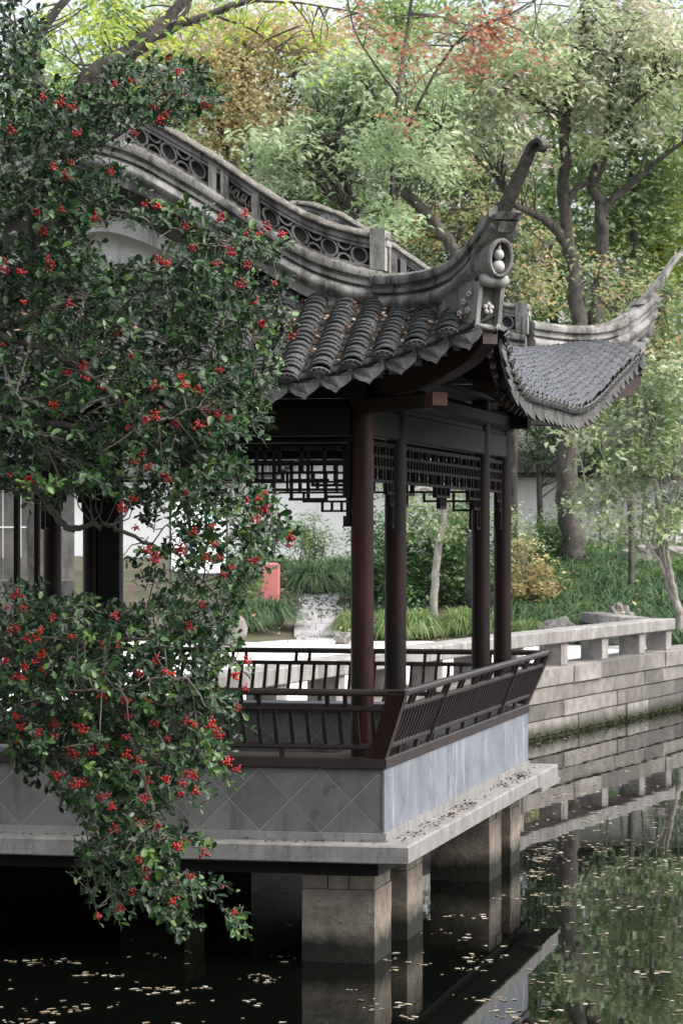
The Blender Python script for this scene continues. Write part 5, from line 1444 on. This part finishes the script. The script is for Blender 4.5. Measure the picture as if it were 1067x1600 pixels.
for i in single:
    a, s_, n_ = Vector(An[i]), Vector(Sn[i]), Vector(Nn[i]); l = float(LL[i])
    link('leaf', LM[min(5, int(LT[i] * 6))], holly, fm(Vector(LC[i]), a * l, s_ * l, n_ * l))

BER = [(207, 125), (180, 131), (277, 112), (264, 89), (92, 161), (118, 169), (241, 166), (262, 179), (249, 187), (318, 162), (284, 148), (207, 210), (120, 208), (70, 151), (21, 203), (113, 254), (82, 262), (102, 276), (116, 279), (172, 267), (59, 330), (95, 326), (151, 341), (230, 320), (246, 321), (292, 354), (303, 387), (341, 412), (10, 410), (7, 425), (34, 423), (72, 407), (82, 418), (126, 426), (246, 410), (262, 413), (36, 472), (107, 474), (67, 361),
       (344, 339), (383, 334), (383, 364), (403, 364), (418, 354), (438, 366), (361, 391), (388, 416), (376, 446), (430, 443), (396, 470), (413, 505), (455, 525), (185, 520), (209, 560), (279, 587), (239, 602), (311, 609), (339, 627), (326, 642), (346, 580), (4, 538), (130, 572), (101, 583), (135, 592), (65, 617), (83, 635), (157, 606), (288, 601), (191, 628), (319, 639), (337, 648), (322, 662), (333, 678), (310, 664), (225, 655), (243, 648), (358, 655), (277, 666), (198, 669), (16, 741), (49, 747), (223, 709), (211, 720), (232, 732), (250, 741), (263, 747), (288, 770), (207, 779), (191, 795), (209, 826),
       (414, 770), (400, 778), (387, 781), (409, 795), (400, 813), (452, 840), (454, 851), (304, 831), (331, 822), (234, 858), (241, 873), (277, 860), (333, 851), (324, 871), (342, 871), (394, 876), (29, 931), (35, 951), (8, 949), (85, 965), (65, 984), (59, 996), (24, 984), (37, 1000), (116, 994), (181, 961), (185, 1006), (159, 1010), (65, 1026), (10, 1035), (55, 1033), (24, 1057), (39, 1041), (39, 1059), (67, 1051), (116, 1059), (106, 1081), (163, 1085), (195, 1093), (161, 1049), (217, 1053), (258, 1051), (268, 1053), (244, 1031), (232, 1096), (297, 978), (315, 947), (346, 900), (362, 886), (390, 1031), (372, 1055), (384, 1075), (370, 1108),
       (22, 1120), (31, 1136), (33, 1157), (51, 1102), (61, 1144), (85, 1132), (85, 1151), (118, 1134), (128, 1140), (169, 1163), (142, 1173), (110, 1177), (201, 1122), (246, 1130), (289, 1126), (305, 1132), (331, 1130), (341, 1148), (260, 1155), (197, 1151), (201, 1179), (215, 1189), (89, 1211), (118, 1226), (132, 1226), (215, 1205), (228, 1220), (260, 1218), (293, 1209), (301, 1213), (283, 1226), (283, 1240), (303, 1236), (356, 1189), (370, 1201), (224, 1250), (155, 1248), (167, 1242), (173, 1260), (248, 1291), (217, 1287), (179, 1297), (281, 1325), (289, 1313), (319, 1333), (217, 1343), (228, 1360), (230, 1374), (295, 1372), (348, 1384), (191, 1419), (152, 1431), (268, 1408), (364, 1429), (209, 1396)]
BM = []
for v in range(6):
    m_ = MB()
    nb_ = 9 + v * 2
    for i in range(nb_):
        d = rng.normal(size=3); d /= np.linalg.norm(d); q = d * rng.uniform(.010, .026 + .0016 * nb_ * .4)
        q[2] *= .8; m_.ball(q, rng.uniform(.0055, .0072), 7, 5)
        m_.tube([(0, 0, .012), tuple(q * .5 + np.array([0, 0, .004])), tuple(q)], .0009, 3, cap=False)
    BM.append(m_.mesh('berry_cluster', 'berry', smooth='all'))
for i, (px, py) in enumerate(BER):
    p = at(px + random.uniform(-3, 3), py, HD - .62 + random.uniform(-.18, .25)); s_ = random.uniform(.7, 1.2)
    link('berry_cluster', BM[i % 6], holly, Matrix.Translation(p) @ Matrix.Rotation(random.uniform(0, 6.28), 4, 'Z') @ Matrix.Rotation(random.uniform(-.6, .6), 4, 'X') @ Matrix.Diagonal((s_, s_, s_, 1)))

# ------------------------------------------------------------------ leaves drifting on the pond
def wpt(px, py): D = CAMZ * FPX / (py - HOR); return at(px, py, D)
C = []
def raft(px, py, rx, ry, n):
    for _ in range(n):
        a = rng.uniform(0, 6.28); r_ = math.sqrt(rng.uniform(0, 1)); q = (px + rx * r_ * math.cos(a), py + ry * r_ * math.sin(a)); w = wpt(*q); C.append((w[0], w[1], .006))
for (x, y, rx, ry, n) in [(70, 1503, 60, 6, 26), (150, 1524, 48, 4, 16), (240, 1548, 60, 6, 22), (280, 1568, 20, 3, 8), (410, 1530, 32, 8, 20), (80, 1578, 50, 7, 18), (320, 1545, 10, 3, 4), (395, 1567, 10, 5, 5), (30, 1600, 60, 8, 16), (290, 1600, 20, 6, 6), (180, 1570, 15, 4, 4), (245, 1494, 22, 4, 7), (300, 1487, 12, 2, 3), (460, 1496, 12, 3, 5), (430, 1493, 6, 2, 2),
                          (610, 1494, 14, 8, 8), (590, 1574, 25, 5, 8), (640, 1590, 20, 4, 6), (555, 1548, 10, 3, 3), (620, 1514, 12, 4, 4), (735, 1433, 40, 4, 10), (760, 1498, 36, 8, 20), (740, 1515, 25, 4, 9), (790, 1403, 30, 5, 12), (725, 1468, 20, 3, 6), (770, 1562, 45, 4, 14), (790, 1585, 30, 10, 20), (830, 1600, 40, 6, 10), (655, 1506, 20, 3, 5), (680, 1456, 30, 4, 6), (640, 1570, 15, 3, 4)]: raft(x, y, rx, ry, n)
for _ in range(200):
    y = rng.uniform(1345, 1600); C.append(tuple(wpt(rng.uniform(830, 1080), y)[:2]) + (.006,)) if rng.uniform() < .42 else None
for _ in range(460):
    y = 1118 + 240 * rng.uniform(0, 1) ** 1.2; x = rng.uniform(822, 1090); w = wpt(x, y)
    if y > 1165 - (x - 820) * .20: C.append((w[0], w[1], .006))
for _ in range(28): raft(rng.uniform(830, 1060), rng.uniform(1150, 1600), rng.uniform(15, 40), rng.uniform(2, 5), int(rng.integers(6, 14)))
for _ in range(60): C.append(tuple(wpt(rng.uniform(0, 830), rng.uniform(1380, 1600))[:2]) + (.006,))
raft(850, 1335, 30, 12, 60); raft(840, 1365, 25, 10, 40)
C = np.array(C); n = len(C); th = rng.uniform(0, 6.28, n); A = np.stack([np.cos(th), np.sin(th), rng.normal(.03, .04, n)], 1); U = np.stack([rng.normal(0, .06, n), rng.normal(0, .06, n), np.ones(n)], 1)
Ln = .026 + .055 * rng.uniform(0, 1, n) ** 1.7; V, F, T = leaves(C, A, U, Ln, Ln * .62, rng.uniform(0, 1, n), LEAFH)
V[:, 2] = .003 + np.maximum(0, V[:, 2] - .003) * .35
tag(link('floating_leaves', npmesh('floating_leaves', V, F, T, 'drift')), 'pale fallen leaves drifting in rafts on the dark pond', 'leaves', kind='stuff')

# ------------------------------------------------------------------ unseen evergreens added on the near bank to shade the pavilion's front
for px_, py_, zc_, lab in ((-8.0, -9.5, 8.5, 'unseen broad evergreen added for shade on the near bank behind the holly tree'), (-1.0, -18.5, 9.0, 'unseen broad evergreen added for shade, leaning over the viewpoint on the near bank'), (10.0, -16.0, 9.0, 'unseen broad evergreen added for shade on the near bank to the right of the viewpoint'), (-11.0, -2.0, 8.0, 'unseen broad evergreen added for shade on the bank left of the pavilion')):
    t = thing('shade_tree', (px_, py_, 1.0), lab, 'tree', 'unseen shading evergreens on the near bank')
    m_ = MB(); m_.tube([(px_, py_, .9), (px_ + .2, py_ + .1, 3.5), (px_ - .1, py_ + .2, 6), (px_, py_, 10)], [.3, .24, .18, .06], 10); m_.build('trunk', 'bark', t, smooth='all')
    k = 190; u = norm(rng.normal(size=(k, 3))) * rng.uniform(.1, 1, (k, 1)) ** .4 * np.array([5.0, 5.0, 3.2]) + np.array([px_, py_, zc_])
    C = u[rng.integers(0, k, 9000)] + rng.normal(0, .42, (9000, 3)); V, F, T = rand_leaves(C, .3, .3, .7)
    link('crown', npmesh('crown', V, F, T, 'deep_green'), t)['kind'] = 'stuff'
